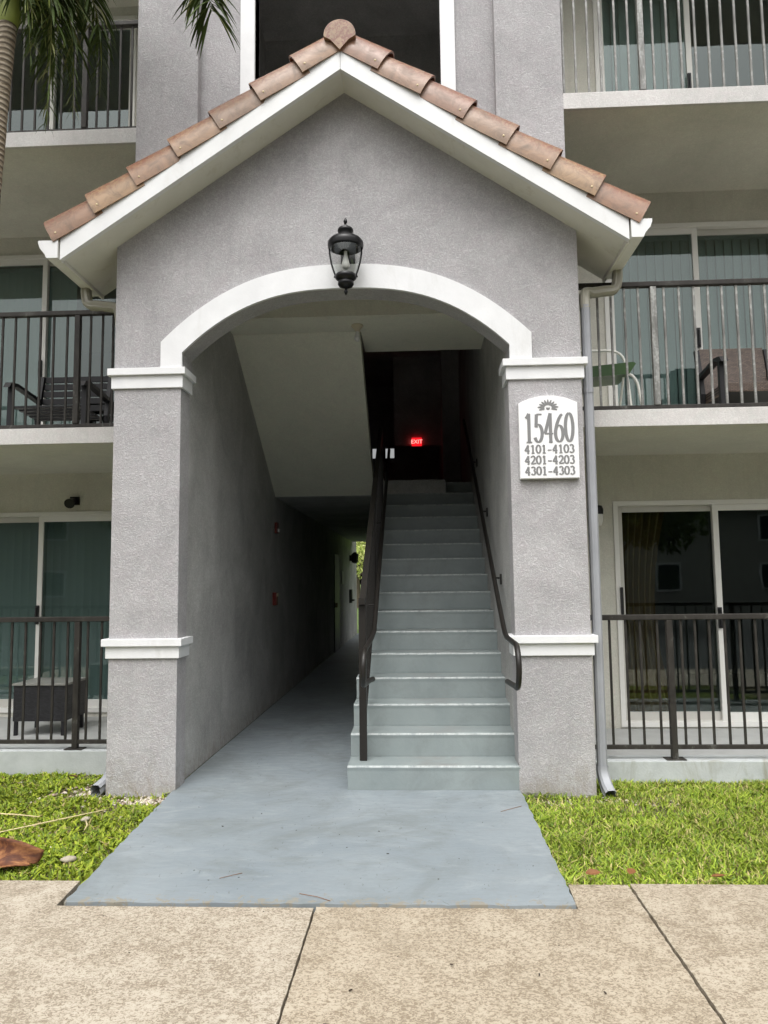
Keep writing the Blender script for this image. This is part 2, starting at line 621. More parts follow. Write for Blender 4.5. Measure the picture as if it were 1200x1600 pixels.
class B:
    """collects shapes into one bmesh"""
    def __init__(s):
        s.bm = bmesh.new()

    def box(s, x0, x1, y0, y1, z0, z1, bevel=0.0, mat=None):
        t = bmesh.new()
        bmesh.ops.create_cube(t, size=1)
        for v in t.verts:
            v.co = Vector(((x0 + x1) / 2 + v.co.x * (x1 - x0), (y0 + y1) / 2 + v.co.y * (y1 - y0), (z0 + z1) / 2 + v.co.z * (z1 - z0)))
        if bevel:
            bmesh.ops.bevel(t, geom=t.edges[:], offset=bevel, segments=2, affect='EDGES', profile=.6)
        if mat is not None:
            t.transform(mat)
        s.join(t)
        return s

    def join(s, t):
        mp = {}
        for v in t.verts:
            mp[v] = s.bm.verts.new(v.co)
        for f in t.faces:
            try:
                s.bm.faces.new([mp[v] for v in f.verts])
            except ValueError:
                pass
        t.free()

    def raw(s, verts, faces):
        vs = [s.bm.verts.new(v) for v in verts]
        for f in faces:
            try:
                s.bm.faces.new([vs[i] for i in f])
            except ValueError:
                pass
        return s

    def prism(s, poly, axis, a, b_):
        """extrude a polygon (2-D) along axis: 'y' poly=(x,z), 'x' poly=(y,z), 'z' poly=(x,y)"""
        def P(p, t):
            return {'y': (p[0], t, p[1]), 'x': (t, p[0], p[1]), 'z': (p[0], p[1], t)}[axis]
        n = len(poly)
        vs = [P(p, a) for p in poly] + [P(p, b_) for p in poly]
        fs = [list(range(n)), list(range(2 * n - 1, n - 1, -1))]
        fs += [[i, (i + 1) % n, n + (i + 1) % n, n + i] for i in range(n)]
        return s.raw(vs, fs)

    def tube(s, pts, rad, seg=10, closed=False):
        pts = [Vector(p) for p in pts]
        rads = rad if hasattr(rad, '__len__') else [rad] * len(pts)
        rings = []
        ref = Vector((0.123, 0.456, 0.88)).normalized()
        prev = None
        for i, p in enumerate(pts):
            a = pts[max(i - 1, 0)]
            c = pts[min(i + 1, len(pts) - 1)]
            d = (c - a).normalized()
            if prev is None:
                n = d.cross(ref)
                if n.length < .1:
                    n = d.cross(Vector((1, 0, 0)))
                n.normalize()
            else:
                n = (prev - d * prev.dot(d)).normalized()
            prev = n
            m = d.cross(n)
            rings.append([s.bm.verts.new(p + (n * math.cos(2 * math.pi * k / seg) + m * math.sin(2 * math.pi * k / seg)) * rads[i]) for k in range(seg)])
        for i in range(len(rings) - 1):
            for k in range(seg):
                s.bm.faces.new([rings[i][k], rings[i][(k + 1) % seg], rings[i + 1][(k + 1) % seg], rings[i + 1][k]])
        s.bm.faces.new(rings[0][::-1])
        s.bm.faces.new(rings[-1])
        return s

    def lathe(s, prof, c, seg=28):
        """prof: (radius, z) from top to bottom around vertical axis through c"""
        rings = []
        for r, z in prof:
            rings.append([s.bm.verts.new((c[0] + r * math.cos(2 * math.pi * k / seg), c[1] + r * math.sin(2 * math.pi * k / seg), c[2] + z)) for k in range(seg)])
        for i in range(len(rings) - 1):
            for k in range(seg):
                s.bm.faces.new([rings[i][k], rings[i + 1][k], rings[i + 1][(k + 1) % seg], rings[i][(k + 1) % seg]])
        s.bm.faces.new(rings[0])
        s.bm.faces.new(rings[-1][::-1])
        return s

    def done(s, name, mat, parent=None, smooth=False, loc=None, rot=None, weld=False):
        if weld:
            bmesh.ops.remove_doubles(s.bm, verts=s.bm.verts[:], dist=1e-5)
        bmesh.ops.recalc_face_normals(s.bm, faces=s.bm.faces[:])
        me = bpy.data.meshes.new(name)
        s.bm.to_mesh(me)
        s.bm.free()
        o = link(name, me, mat, parent, smooth, loc, rot)
        if smooth:
            try:
                me.set_sharp_from_angle(angle=R(38))
            except Exception:
                pass
        return o


def box(name, x0, x1, y0, y1, z0, z1, mat, parent=None, bevel=0.0):
    return B().box(x0, x1, y0, y1, z0, z1, bevel).done(name, mat, parent)


def soup(name, V, F, tint, mat, parent=None):
    """big triangle/quad soup with a colour per vertex"""
    me = bpy.data.meshes.new(name)
    V = np.asarray(V, np.float32)
    F = np.asarray(F, np.int32)
    k = F.shape[1]
    me.vertices.add(len(V))
    me.vertices.foreach_set('co', V.ravel())
    me.loops.add(F.size)
    me.loops.foreach_set('vertex_index', F.ravel())
    me.polygons.add(len(F))
    me.polygons.foreach_set('loop_start', np.arange(0, F.size, k, dtype=np.int32))
    me.update(calc_edges=True)
    at = me.color_attributes.new('tint', 'FLOAT_COLOR', 'POINT')
    T = np.ones((len(V), 4), np.float32)
    T[:, :3] = tint
    at.data.foreach_set('color', T.ravel())
    me.validate()
    return link(name, me, mat, parent)


# ================================================================== SETTING
YF = .37          # right balcony edge
YL = .60          # left balcony edge
WR, WL = 1.80, 2.30   # back walls of right / left balconies
XO = 1.785        # outer face of the porch
XI = 1.25         # inner face of the pillars


def grid_sheet(name, x0, x1, y0, y1, z, nx, ny, amp, mat):
    xs = np.linspace(x0, x1, nx)
    ys = np.linspace(y0, y1, ny)
    V = [(x, y, z + amp * (math.sin(x * 3.1 + y * 1.7) + math.sin(y * 4.3 - x * 2.2)) * .5) for y in ys for x in xs]
    F = [(j * nx + i, j * nx + i + 1, (j + 1) * nx + i + 1, (j + 1) * nx + i) for j in range(ny - 1) for i in range(nx - 1)]
    me = bpy.data.meshes.new(name)
    me.from_pydata(V, [], F)
    return link(name, me, mat, None, True)


g = grid_sheet('ground', -400, 400, -400, 400, -.16, 3, 3, 0, 'ground')
tag(g, kind='structure')
pk = box('parking_lot', -40, 40, -30, -3.62, -.155, -.135, 'asphalt')
tag(pk, kind='structure')
kb = B().box(-30, 30, -3.60, -3.44, -.15, -.016, .015).done('kerb', 'sidewalk')
tag(kb, kind='structure')
for nm, x0, x1, y1 in (('lawn_soil', -9, -1.225, YL + .02), ('lawn_soil', 1.215, 9, YF + .02)):
    s_ = grid_sheet(nm, x0, x1, -1.66, y1, -.050, 40, 20, .008, 'soil')
    tag(s_, kind='structure')

# sidewalk: separate slabs with open joints, notched round the painted walkway
sw = bpy.data.objects.new('sidewalk', None)
COL.objects.link(sw)
tag(sw, kind='structure')
YS = -1.625


def slab(x0, x1, notch=None, dz=0.0):
    """sidewalk slab polygon with a slightly wobbly joint edge"""
    left = [(x0 + random.uniform(-.0025, .002), y) for y in np.linspace(-3.42, YS, 60)]
    right = [(x1 + random.uniform(-.002, .0025), y) for y in np.linspace(YS, -3.42, 60)]
    if notch:
        a, bb, yy = notch
        poly = []
        if a > x0:
            poly += left + [(a, YS), (a + .02, yy)]
        else:
            poly += [p for p in left if p[1] < yy - .02] + [(x0, yy)]
        if bb < x1:
            poly += [(bb - .01, yy), (bb, YS)] + right
        else:
            poly += [(x1, yy)] + [p for p in right if p[1] < yy - .02]
    else:
        poly = left + right
    t = B().prism(poly, 'z', -.14, -.012 + dz)
    return t.done('slab', 'sidewalk', sw)


slab(-6.0, -3.05)
slab(-3.04, .026, (-1.225, 9, -1.920))
slab(.036, 1.555, (-9, 1.262, -1.905), -.002)
slab(1.566, 3.08, None, .003)
slab(3.09, 6.1)
bed = box('joint_bed', -6, 6.1, -3.41, YS, -.13, -.055, 'crack', sw)

# painted walkway running in under the arch and down the passage
poly = [(-1.170, -1.912)]
poly += [(x, -1.905 + random.uniform(-.007, .005)) for x in np.linspace(-1.13, 1.21, 60)]
poly += [(1.247, -1.895)] + [(1.247 + random.uniform(-.005, .005), y) for y in np.linspace(-1.85, -.05, 40)] + [(1.243, 0.6), (1.243, 4.6), (.9, 4.6), (.9, 16.4), (-1.285, 16.4), (-1.285, .18)] + [(np.interp(y, [-1.9, -1.05, -.15], [-1.172, -1.222, -1.270]) + random.uniform(-.006, .006), y) for y in np.linspace(-.15, -1.86, 40)]
wk = B().prism(poly, 'z', -.13, 0.0).done('walkway', 'walk')
tag(wk, kind='structure')

# ================================================================== BUILDING
bld = thing('apartment_building', 'grey stucco apartment block with white trim and a gabled entry porch', 'building')


def arch_in(x):
    t = min(1, abs(x) / XI)
    return 3.272 + .475 * (1 - t ** 2.6)


def arch_out(x):
    t = min(1, abs(x) / 1.417)
    return 3.36 + .576 * (1 - t ** 2.5)


AX, AZ, SL = .012, 5.350, .672


def sof(x):
    return AZ - SL * abs(x - AX)


# gable wall with the arched opening
def strip_solid(bm, xs, lo, hi, y0, y1):
    """solid between two curves z=lo(x) and z=hi(x)"""
    n = len(xs)
    vs = []
    for y in (y0, y1):
        vs += [(x, y, lo(x)) for x in xs] + [(x, y, hi(x)) for x in xs]
    F = []
    for i in range(n - 1):
        a, b_, c, d = i, i + 1, n + i + 1, n + i
        F.append((a, b_, c, d))
        F.append((2 * n + d, 2 * n + c, 2 * n + b_, 2 * n + a))
        F.append((a, 2 * n + a, 2 * n + b_, b_))
        F.append((d, c, 2 * n + c, 2 * n + d))
    F.append((0, n, 3 * n, 2 * n))
    F.append((n - 1, 3 * n - 1, 4 * n - 1, 2 * n - 1))
    bm.raw(vs, F)


xs = sorted(set(list(np.linspace(-XI, XI, 57)) + [AX]))
pw = B()
strip_solid(pw, xs, arch_in, lambda x: sof(x) + .02, 0, .22)
strip_solid(pw, [-XO, -XI], lambda x: 3.08, lambda x: sof(x) + .02, 0, .22)
strip_solid(pw, [XI, XO], lambda x: 3.08, lambda x: sof(x) + .02, 0, .22)
pw.done('gable_wall', 'stucco', bld, weld=True)

# pillars with two-step bands
for sx, (a, b_) in ((-1, (-XO, -1.263)), (1, (1.237, XO))):
    p = B().box(a, b_, 0, .22, -.055, 3.08, .006).done('pillar', 'stucco', bld)
    for z0, z1, z2 in ((.953, 1.043, 1.098), (3.003, 3.103, 3.158)):
        B().box(a - .018, b_ + .018, -.018, .235, z0, z1, .004).box(a - .042, b_ + .042, -.042, .25, z1 + .0005, z2, .004).done('band', 'band', p)
    foot = box('footing', a + .015, b_ - .015, .012, .21, -.12, -.056, 'soffit', p)
    # side wall joining the pillar to the facade
    xa, xb = (a, a + .2) if sx < 0 else (b_ - .2, b_)
    box('return_wall', xa + .0005 * sx, xb - .0005 * sx, .2201, YF + .1, -.055, 4.12, 'stucco', bld)

# raised white trim round the arch
tr = B()
xs2 = list(np.linspace(-XI, XI, 65))
n = len(xs2)


def tvec(k):
    t = k / 64
    x_i = -XI + 2 * XI * t
    x_o = -1.417 + 2 * 1.417 * t
    return (x_i, arch_in(x_i) + .001), (x_o, arch_out(x_o))


pin = [(-XI, 3.1585)] + [tvec(k)[0] for k in range(65)] + [(XI, 3.1585)]
pout = [(-1.417, 3.1585)] + [tvec(k)[1] for k in range(65)] + [(1.417, 3.1585)]
vs, F = [], []
for y in (-.028, .012):
    vs += [(x, y, z) for x, z in pin] + [(x, y, z) for x, z in pout]
m = len(pin)
for i in range(m - 1):
    F += [(i, i + 1, m + i + 1, m + i), (2 * m + i, 3 * m + i, 3 * m + i + 1, 2 * m + i + 1),
          (i, 2 * m + i, 2 * m + i + 1, i + 1), (m + i, m + i + 1, 3 * m + i + 1, 3 * m + i)]
F += [(0, m, 3 * m, 2 * m), (m - 1, 3 * m - 1, 4 * m - 1, 2 * m - 1)]
tr.raw(vs, F).done('arch_trim', 'band', bld)

# ---------------- porch roof
roof = part_empty('porch_roof', bld)
EX = 2.085        # eave
YR = -.27         # rake front
YB = .47
for s in (-1, 1):
    def zz(x):
        return AZ - SL * abs(x)
    # soffit board
    pts = [(AX, AZ), (s * EX, sof(s * EX)), (s * EX, sof(s * EX) + .05), (AX, AZ + .05)]
    B().prism(pts, 'y', YR + .02, YB).done('soffit', 'soffit', roof)
    # deck
    pts = [(AX, AZ + .052), (s * EX, sof(s * EX) + .052), (s * EX, sof(s * EX) + .16), (AX, AZ + .16)]
    B().prism(pts, 'y', YR + .03, YB).done('deck', 'soffit', roof)
    # rake fascia board, mitred at the ridge
    x0 = AX + s * .0015
    pts = [(x0, AZ - .012), (s * (EX + .012), sof(s * (EX + .012)) - .012), (s * (EX + .012), sof(s * (EX + .012)) + .165), (x0, AZ + .172)]
    B().prism(pts, 'y', YR - .025, YR + .019).done('rake_fascia', 'fascia', roof)
    # eave fascia and closing board down to the wall
    ex = s * EX
    ez = sof(ex)
    B().box(min(ex + s * .002, ex + s * .022), max(ex + s * .002, ex + s * .022), YR + .02, YB, ez - .03, ez + .11).done('eave_fascia', 'soffit', roof)
    # K-style gutter
    g0 = s * (EX + .024)
    prof = [(0, .105), (0, -.03), (.085, -.03), (.098, .0), (.135, .045), (.150, .085), (.150, .105), (.142, .105), (.140, .088), (.125, .052), (.088, .005), (.08, -.02), (.006, -.02), (.006, .105)]
    gz = ez + .02
    gut = B().prism([(g0 + s * a, gz + b_) for a, b_ in prof], 'y', YR - .035, YB - .02).done('gutter', 'gutter', roof)
    cap = [(0, .105), (0, -.03), (.085, -.03), (.098, .0), (.135, .045), (.150, .085), (.150, .105)]
    B().prism([(g0 + s * a, gz + b_) for a, b_ in cap], 'y', YR - .040, YR - .036).done('gutter_end', 'fascia', roof)

# barrel tiles
def tile_mesh():
    bm = bmesh.new()
    nseg, nl = 17, 5
    L = .43
    def ring(x, r):
        pf = [(r * math.sin(a), -.055 + (r + .055) * math.cos(a)) for a in np.linspace(R(-103), R(103), nseg)]
        return [bm.verts.new((x, p[0], p[1])) for p in pf]
    outer, inner = [], []
    for i in range(nl):
        t = i / (nl - 1)
        r = .143 + (.118 - .143) * t
        outer.append(ring(L * t, r))
        inner.append(ring(L * t, r - .015))
    for i in range(nl - 1):
        for k in range(nseg - 1):
            bm.faces.new([outer[i][k], outer[i][k + 1], outer[i + 1][k + 1], outer[i + 1][k]])
            bm.faces.new([inner[i][k + 1], inner[i][k], inner[i + 1][k], inner[i + 1][k + 1]])
        for k in (0, nseg - 1):
            bm.faces.new([outer[i][k], outer[i + 1][k], inner[i + 1][k], inner[i][k]])
    for k in range(nseg - 1):
        bm.faces.new([outer[0][k], inner[0][k], inner[0][k + 1], outer[0][k + 1]])
        bm.faces.new([outer[-1][k], outer[-1][k + 1], inner[-1][k + 1], inner[-1][k]])
    bmesh.ops.recalc_face_normals(bm, faces=bm.faces[:])
    me = bpy.data.meshes.new('tile')
    bm.to_mesh(me)
    bm.free()
    me.materials.append(MT['tile'])
    for p in me.polygons:
        p.use_smooth = True
    me.set_sharp_from_angle(angle=R(45))
    return me


TM = tile_mesh()
nail_b = B().lathe([(.002, .006), (.007, .003), (.008, 0)], (0, 0, 0), 8)
nail_o = nail_b.done('nail', 'brass', roof)
NAIL = nail_o.data
bpy.data.objects.remove(nail_o)
ang = math.atan(SL)
for s in (-1, 1):
    for row, yc in enumerate((YR + .090, YR + .37, YR + .64)):
        for k in range(7):
            ax_ = 2.205 - .312 * k
            x = AX + s * ax_
            z = AZ - SL * ax_ + .268 + (0 if row == 0 else -.02) + random.uniform(-.004, .004)
            tilt = ang - R(3.4) + R(random.uniform(-.7, .7))
            o = link('tile', TM, None, roof, False)
            mw = Matrix.Translation((x, yc + random.uniform(-.004, .004), z)) @ Matrix.Rotation(math.pi if s > 0 else 0, 4, 'Z') @ Matrix.Rotation(-tilt, 4, 'Y')
            o.matrix_basis = mw
            if row == 0:
                nl_ = link('nail', NAIL, None, roof)
                loc = mw @ Vector((.05, (-1 if s < 0 else 1) * .1375, -.050))
                nl_.matrix_basis = Matrix.Translation(loc + Vector((0, -.002, 0))) @ Matrix.Rotation(R(90), 4, 'X')
# ridge barrel with its mortared end
rb = B()
for r0, y0, y1 in ((.120, YR - .06, .42),):
    segs = [(AX + r0 * math.sin(a), AZ + .240 + r0 * math.cos(a) * 1.0) for a in np.linspace(R(-95), R(95), 17)]
    rb.prism(segs + [(AX + .07, AZ + .20), (AX, AZ + .12), (AX - .07, AZ + .20)], 'y', y0, y1)
rb.done('ridge_tile', 'tile', roof)

# ---------------- downspouts
dsp = part_empty('downspout', bld)


def rect_tube(bm, pts, w_, d_, side=Vector((0, 1, 0))):
    pts = [Vector(p) for p in pts]
    rings = []
    for i, p in enumerate(pts):
        a = pts[max(i - 1, 0)]
        c = pts[min(i + 1, len(pts) - 1)]
        t = (c - a).normalized()
        n_ = t.cross(side).normalized()
        m_ = n_.cross(t).normalized()
        pr = []
        for (u_, v_) in ((-1, -.6), (-.6, -1), (-.2, -.82), (.2, -1), (.6, -1), (1, -.6), (1, .6), (.6, 1), (.2, .82), (-.2, 1), (-.6, 1), (-1, .6)):
            pr.append(bm.bm.verts.new(p + n_ * u_ * w_ / 2 + m_ * v_ * d_ / 2))
        rings.append(pr)
    k = 12
    for i in range(len(rings) - 1):
        for j in range(k):
            bm.bm.faces.new([rings[i][j], rings[i][(j + 1) % k], rings[i + 1][(j + 1) % k], rings[i + 1][j]])
    return bm


def bez(a, b_, c, d, n_=10):
    a, b_, c, d = map(Vector, (a, b_, c, d))
    return [a * (1 - t) ** 3 + b_ * 3 * t * (1 - t) ** 2 + c * 3 * t * t * (1 - t) + d * t ** 3 for t in np.linspace(0, 1, n_)]


# right elbow and straight pipe
el = B()
rect_tube(el, bez((2.165, .30, 3.97), (2.165, .30, 3.74), (2.12, .28, 3.80), (1.99, .24, 3.76)) + bez((1.97, .235, 3.755), (1.86, .2, 3.73), (1.853, .12, 3.75), (1.853, .10, 3.57))[1:], .072, .082)
el.done('elbow', 'spout_beige', dsp, True)
pipe = B()
rect_tube(pipe, [(1.853, .10, 3.60), (1.853, .10, .13)], .066, .078)
rect_tube(pipe, [(1.852, .10, 2.95), (1.852, .10, 2.91)], .074, .086)
pipe.done('pipe', 'spout_grey', dsp, True)
kick = B()
rect_tube(kick, [(1.853, .10, .155), (1.853, .10, .12), (1.857, .085, .07), (1.865, .03, .01), (1.872, -.04, -.025)], .090, .078, Vector((1, 0, 0)))
kick.done('shoe', 'spout_grey', dsp, True)
dsl = part_empty('downspout', bld)
el = B()
rect_tube(el, bez((-2.165, .30, 3.97), (-2.165, .30, 3.74), (-2.12, .28, 3.80), (-1.99, .24, 3.76)) + bez((-1.97, .235, 3.755), (-1.86, .2, 3.73), (-1.835, .2, 3.75), (-1.835, .22, 3.57))[1:], .072, .082)
el.done('elbow', 'spout_beige', dsl, True)
pipe = B()
rect_tube(pipe, [(-1.832, .22, 3.60), (-1.832, .22, .1)], .066, .078)
pipe.done('pipe', 'spout_grey', dsl, True)
kick = B()
rect_tube(kick, [(-1.832, .22, .11), (-1.832, .20, .06), (-1.834, .12, .022), (-1.838, -.05, .005)], .086, .074, Vector((1, 0, 0)))
kick.done('shoe', 'spout_grey', dsl, True)

# ---------------- facade beside and above the porch
B().box(-1.80, -1.601, YF, WL + .2, 0, 8.6).done('side_mass', 'stucco', bld)
B().box(1.401, 1.80, YF, WR + .2, 0, 8.6).done('side_mass', 'stucco', bld)
B().box(-1.802, -1.272, YF - .002, .62, 4.2, 8.6, .005).done('pilaster', 'stucco', bld)
B().box(1.246, 1.802, YF - .002, .62, 4.2, 8.6, .005).done('pilaster', 'stucco', bld)
fw = B()
YC = YF + .09
fw.box(-1.275, -.80, YC, YC + .16, 4.62, 8.6)
fw.box(.795, 1.249, YC, YC + .16, 4.62, 8.6)
fw.box(-.80, .795, YC, YC + .16, 4.62, 5.55)
fw.box(-.80, .795, YC, YC + .16, 8.05, 8.6)
fw.done('upper_wall', 'stucco', bld)
ot = part_empty('opening_trim', bld)
for a, b_ in ((-.925, -.800), (.795, .920)):
    B().box(a, b_, YC - .03, YC + .165, 5.45, 8.05, .003).done('jamb', 'band', ot)
B().box(-.925, .920, YC - .032, YC + .165, 8.05, 8.17, .003).done('head', 'band', ot)
# vestibule ceiling and passage walls
box('vestibule_ceiling', -1.29, 1.25, .221, 1.30, 4.50, 4.615, 'taupe', bld)
B().box(-1.60, -1.29, .2205, 16.4, 0.0005, 4.45).box(-1.60, -1.29, .64, 16.4, 4.45, 8.4).done('passage_wall', 'stucco_in', bld)
B().box(1.25, 1.40, .2205, 9.2, 0.0005, 4.45).box(1.25, 1.40, .64, 9.2, 4.45, 8.4).done('stair_wall', 'stucco_in', bld)
box('passage_wall', .0, .15, 4.48, 13.2, .0005, 2.59, 'stucco_in', bld)
box('passage_ceiling', -1.2895, .9, 3.93, 15.0, 2.60, 2.79, 'stucco_in', bld)
# mid landing, upper flights
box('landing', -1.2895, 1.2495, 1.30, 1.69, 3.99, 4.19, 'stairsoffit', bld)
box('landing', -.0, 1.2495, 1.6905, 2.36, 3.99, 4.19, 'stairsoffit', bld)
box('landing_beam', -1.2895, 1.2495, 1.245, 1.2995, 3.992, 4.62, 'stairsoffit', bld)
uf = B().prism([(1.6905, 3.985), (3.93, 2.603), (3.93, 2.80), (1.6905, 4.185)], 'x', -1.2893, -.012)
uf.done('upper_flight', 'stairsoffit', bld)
uf2 = B().prism([(2.3605, 3.995), (4.65, 5.40), (4.65, 5.60), (2.3605, 4.19)], 'x', .16, 1.2493)
uf2.done('upper_flight', 'stucco_in', bld)
# second-floor landing, header, back wall with slots of daylight
box('upper_landing', .9005, 1.2495, 4.47, 9.2, 2.60, 2.79, 'stucco_in', bld)
box('upper_ceiling', -1.2895, 1.2495, 4.66, 9.2, 5.36, 5.56, 'stucco_in', bld)
box('header_wall', .155, .96, 7.0, 7.15, 3.80, 5.35, 'stucco_in', bld)
box('side_wall', .961, 1.2495, 6.5, 9.2, 2.791, 5.35, 'stucco_in', bld)
box('top_ceiling', -1.2895, 1.2495, YC + .17, 9.2, 8.30, 8.45, 'stucco_in', bld)
box('light_block_slab', -1.2894, 1.2494, YC + .18, 3.199, 5.28, 5.50, 'stucco_in', bld)  # added slab, stops daylight from the top opening reaching the stairs below
box('top_back_wall', -1.2895, 1.2495, 3.2, 3.3, 5.6, 8.3, 'stucco_in', bld)
bw = B()
Yb = 9.05
bw.box(-1.2895, .96, Yb, Yb + .12, 2.791, 3.93).box(-1.2895, .96, Yb, Yb + .12, 4.14, 5.355)
for a, b_ in ((-1.2895, -.345), (-.235, -.085), (-.035, .005), (.09, .96)):
    bw.box(a, b_, Yb + .001, Yb + .119, 3.93, 4.14)
bw.done('back_wall', 'stucco_in', bld)

# ---------------- stairs
st = part_empty('staircase', bld)
RZ, RUN = .1746, .28
for k in range(16):
    y0 = k * RUN
    y1 = 16 * RUN if k < 15 else 16 * RUN
    bm = B()
    # rounded, slightly wavy nosing
    segs = 22
    xs3 = np.linspace(.002, 1.2495, segs)
    ztop = (k + 1) * RZ
    prof = [(y0 + .004, k * RZ + .0005), (y0 + .002, ztop - .04), (y0 - .002, ztop - .014), (y0 + .003, ztop - .003), (y0 + .014, ztop), (y0 + RUN + .03, ztop - .001), (y0 + RUN + .03, k * RZ + .0005)]
    rows = []
    for x in xs3:
        j = random.uniform(-.0016, .0016)
        rows.append([bm.bm.verts.new((x, y + (j if q < 5 else 0), z + (j * .8 if 1 < q < 5 else 0))) for q, (y, z) in enumerate(prof)])
    for i in range(segs - 1):
        for q in range(len(prof)):
            q2 = (q + 1) % len(prof)
            bm.bm.faces.new([rows[i][q], rows[i + 1][q], rows[i + 1][q2], rows[i][q2]])
    bm.bm.faces.new(rows[0])
    bm.bm.faces.new(rows[-1][::-1])
    bm.done('step', 'step', st)
# solid core below the steps
core = B().prism([(.30, .002), (16 * RUN, .002), (16 * RUN, 15.0 * RZ - .02), (.30, .6 * RZ)], 'x', .004, 1.249)
core.done('stair_core', 'step', st)

# ---------------- balconies
def balcony(x0, x1, yf, yb, z0, z1):
    o = B().box(x0, x1, yf + .03, yb, z0 + .002, z1).done('balcony_slab', 'taupe', bld)
    B().box(x0, x1, yf, yf + .0298, z0, z1 + .004, .004).done('slab_edge', 'slab_edge', o)
    return o


for z0, z1 in ((2.705, 2.838), (5.385, 5.520), (8.10, 8.25)):
    balcony(1.8005, 6.5, YF, WR, z0, z1)
    balcony(-6.5, -1.8005, YL, WL, z0, z1)
# porch slabs at the ground
B().box(1.8005, 6.5, YF, YF + .20, -.14, .118, .008).done('porch_kerb', 'kerb', bld)
B().box(1.8005, 6.5, YF + .2005, WR, -.14, .085).done('porch_floor', 'porchfloor', bld)
B().box(-6.5, -1.8005, YL, YL + .20, -.14, .150, .008).done('porch_kerb', 'kerb', bld)
B().box(-6.5, -1.8005, YL + .2005, WL, -.14, .125).done('porch_floor', 'porchfloor', bld)


def back_wall(x0, x1, y, zs, openings, s):
    """wall with door openings; openings = list of (xa, xb, za, zb) one per storey"""
    bm = B()
    for (za, zb), (xa, xb, oa, ob) in zip(zs, openings):
        bm.box(x0, xa, y, y + .15, za, zb)
        bm.box(xb, x1, y, y + .15, za, zb)
        if oa > za:
            bm.box(xa, xb, y, y + .15, za, oa)
        bm.box(xa, xb, y, y + .15, ob, zb)
    return bm.done('balcony_wall', 'taupe', bld)


DR = [(2.44, 4.36, .10, 2.255), (2.44, 4.36, 2.85, 5.055), (2.44, 4.36, 5.53, 7.75)]
DL = [(-4.52, -2.58, .17, 2.29), (-4.52, -2.58, 2.85, 5.175), (-4.52, -2.58, 5.53, 7.98)]
ZS = [(.0, 2.70), (2.70, 5.38), (5.38, 8.5)]
back_wall(1.8005, 6.5, WR, ZS, DR, 1)
back_wall(-6.5, -1.8005, WL, ZS, DL, -1)
box('end_wall', 6.5, 6.7, YF, 8, -.1, 8.6, 'stucco', bld)
box('end_wall', -6.7, -6.5, YL, 8, -.1, 8.6, 'stucco', bld)
box('main_roof', -6.9, 6.9, YF - .1, 15, 8.61, 8.8, 'soffit', bld)

# rooms behind the glass
for (xa, xb, za, zb), y, (wz0, wz1) in [(d, WR, z) for d, z in zip(DR, ZS)] + [(d, WL, z) for d, z in zip(DL, ZS)]:
    bm = B()
    x0, x1 = (1.95, 6.45) if xa > 0 else (-6.45, -1.95)
    fz = wz0 + .1
    bm.box(x0, x1, y + 3.9, y + 4.0, fz, wz1)
    bm.box(x0, x1, y + .16, y + 3.9, fz - .08, fz)
    bm.box(x0, x1, y + .16, y + 3.9, wz1 - .08, wz1)
    bm.box(x0, x0 + .05, y + .16, y + 3.9, fz, wz1 - .08)
    bm.box(x1 - .05, x1, y + .16, y + 3.9, fz, wz1 - .08)
    bm.done('room_shell', 'room', bld)


def sliding_door(xa, xb, za, zb, y, xm, slide_left, handle_col='handle'):
    d = part_empty('sliding_door', bld)
    f = B()
    t = .045
    f.box(xa, xa + t, y - .02, y + .10, za, zb, .003).box(xb - t, xb, y - .02, y + .10, za, zb, .003)
    f.box(xa + t, xb - t, y - .0195, y + .10, zb - t, zb, .003).box(xa + t, xb - t, y - .0195, y + .10, za, za + .05, .003)
    f.done('frame', 'doorframe', d)
    for i, (a, b_) in enumerate(((xa + t, xm + .03), (xm - .03, xb - t))):
        front = (i == 0) == slide_left
        yy = y + (.005 if front else .05)
        sm = B()
        w1 = .055
        m_ = 'doorframe' if front else 'sash'
        sm.box(a, a + w1, yy, yy + .035, za + .05, zb - t, .003).box(b_ - w1, b_, yy, yy + .035, za + .05, zb - t, .003)
        sm.box(a + w1, b_ - w1, yy + .0005, yy + .0345, zb - t - .06, zb - t, .003).box(a + w1, b_ - w1, yy + .0005, yy + .0345, za + .05, za + .13, .003)
        sm.done('sash', m_, d)
        pn = B().box(a + w1 - .004, b_ - w1 + .004, yy + .0165, yy + .0185, za + .126, zb - t - .056)
        pn.done('pane', 'glass', d)
    hx = xm - .012 if slide_left else xm - .012
    hz = za + 1.02
    h = B()
    h.box(hx - .018, hx + .018, y - .02, y + .004, hz - .10, hz + .10, .005)
    h.box(hx - .008, hx + .008, y - .045, y - .02, hz - .08, hz + .08, .004)
    h.done('handle', handle_col, d)
    return d


sliding_door(*DR[0], WR, 3.425, False)
sliding_door(*DR[1], WR, 3.36, True)
sliding_door(*DR[2], WR, 3.40, True)
sliding_door(*DL[0], WL, -3.52, False)
sliding_door(*DL[1], WL, -3.57, True)
sliding_door(*DL[2], WL, -3.56, True)
# second handle at the left jamb of the ground-floor right door
hd = B().box(2.475, 2.50, WR - .05, WR + .002, 1.16, 1.42, .005)
hd.done('handle', 'handle', bld)

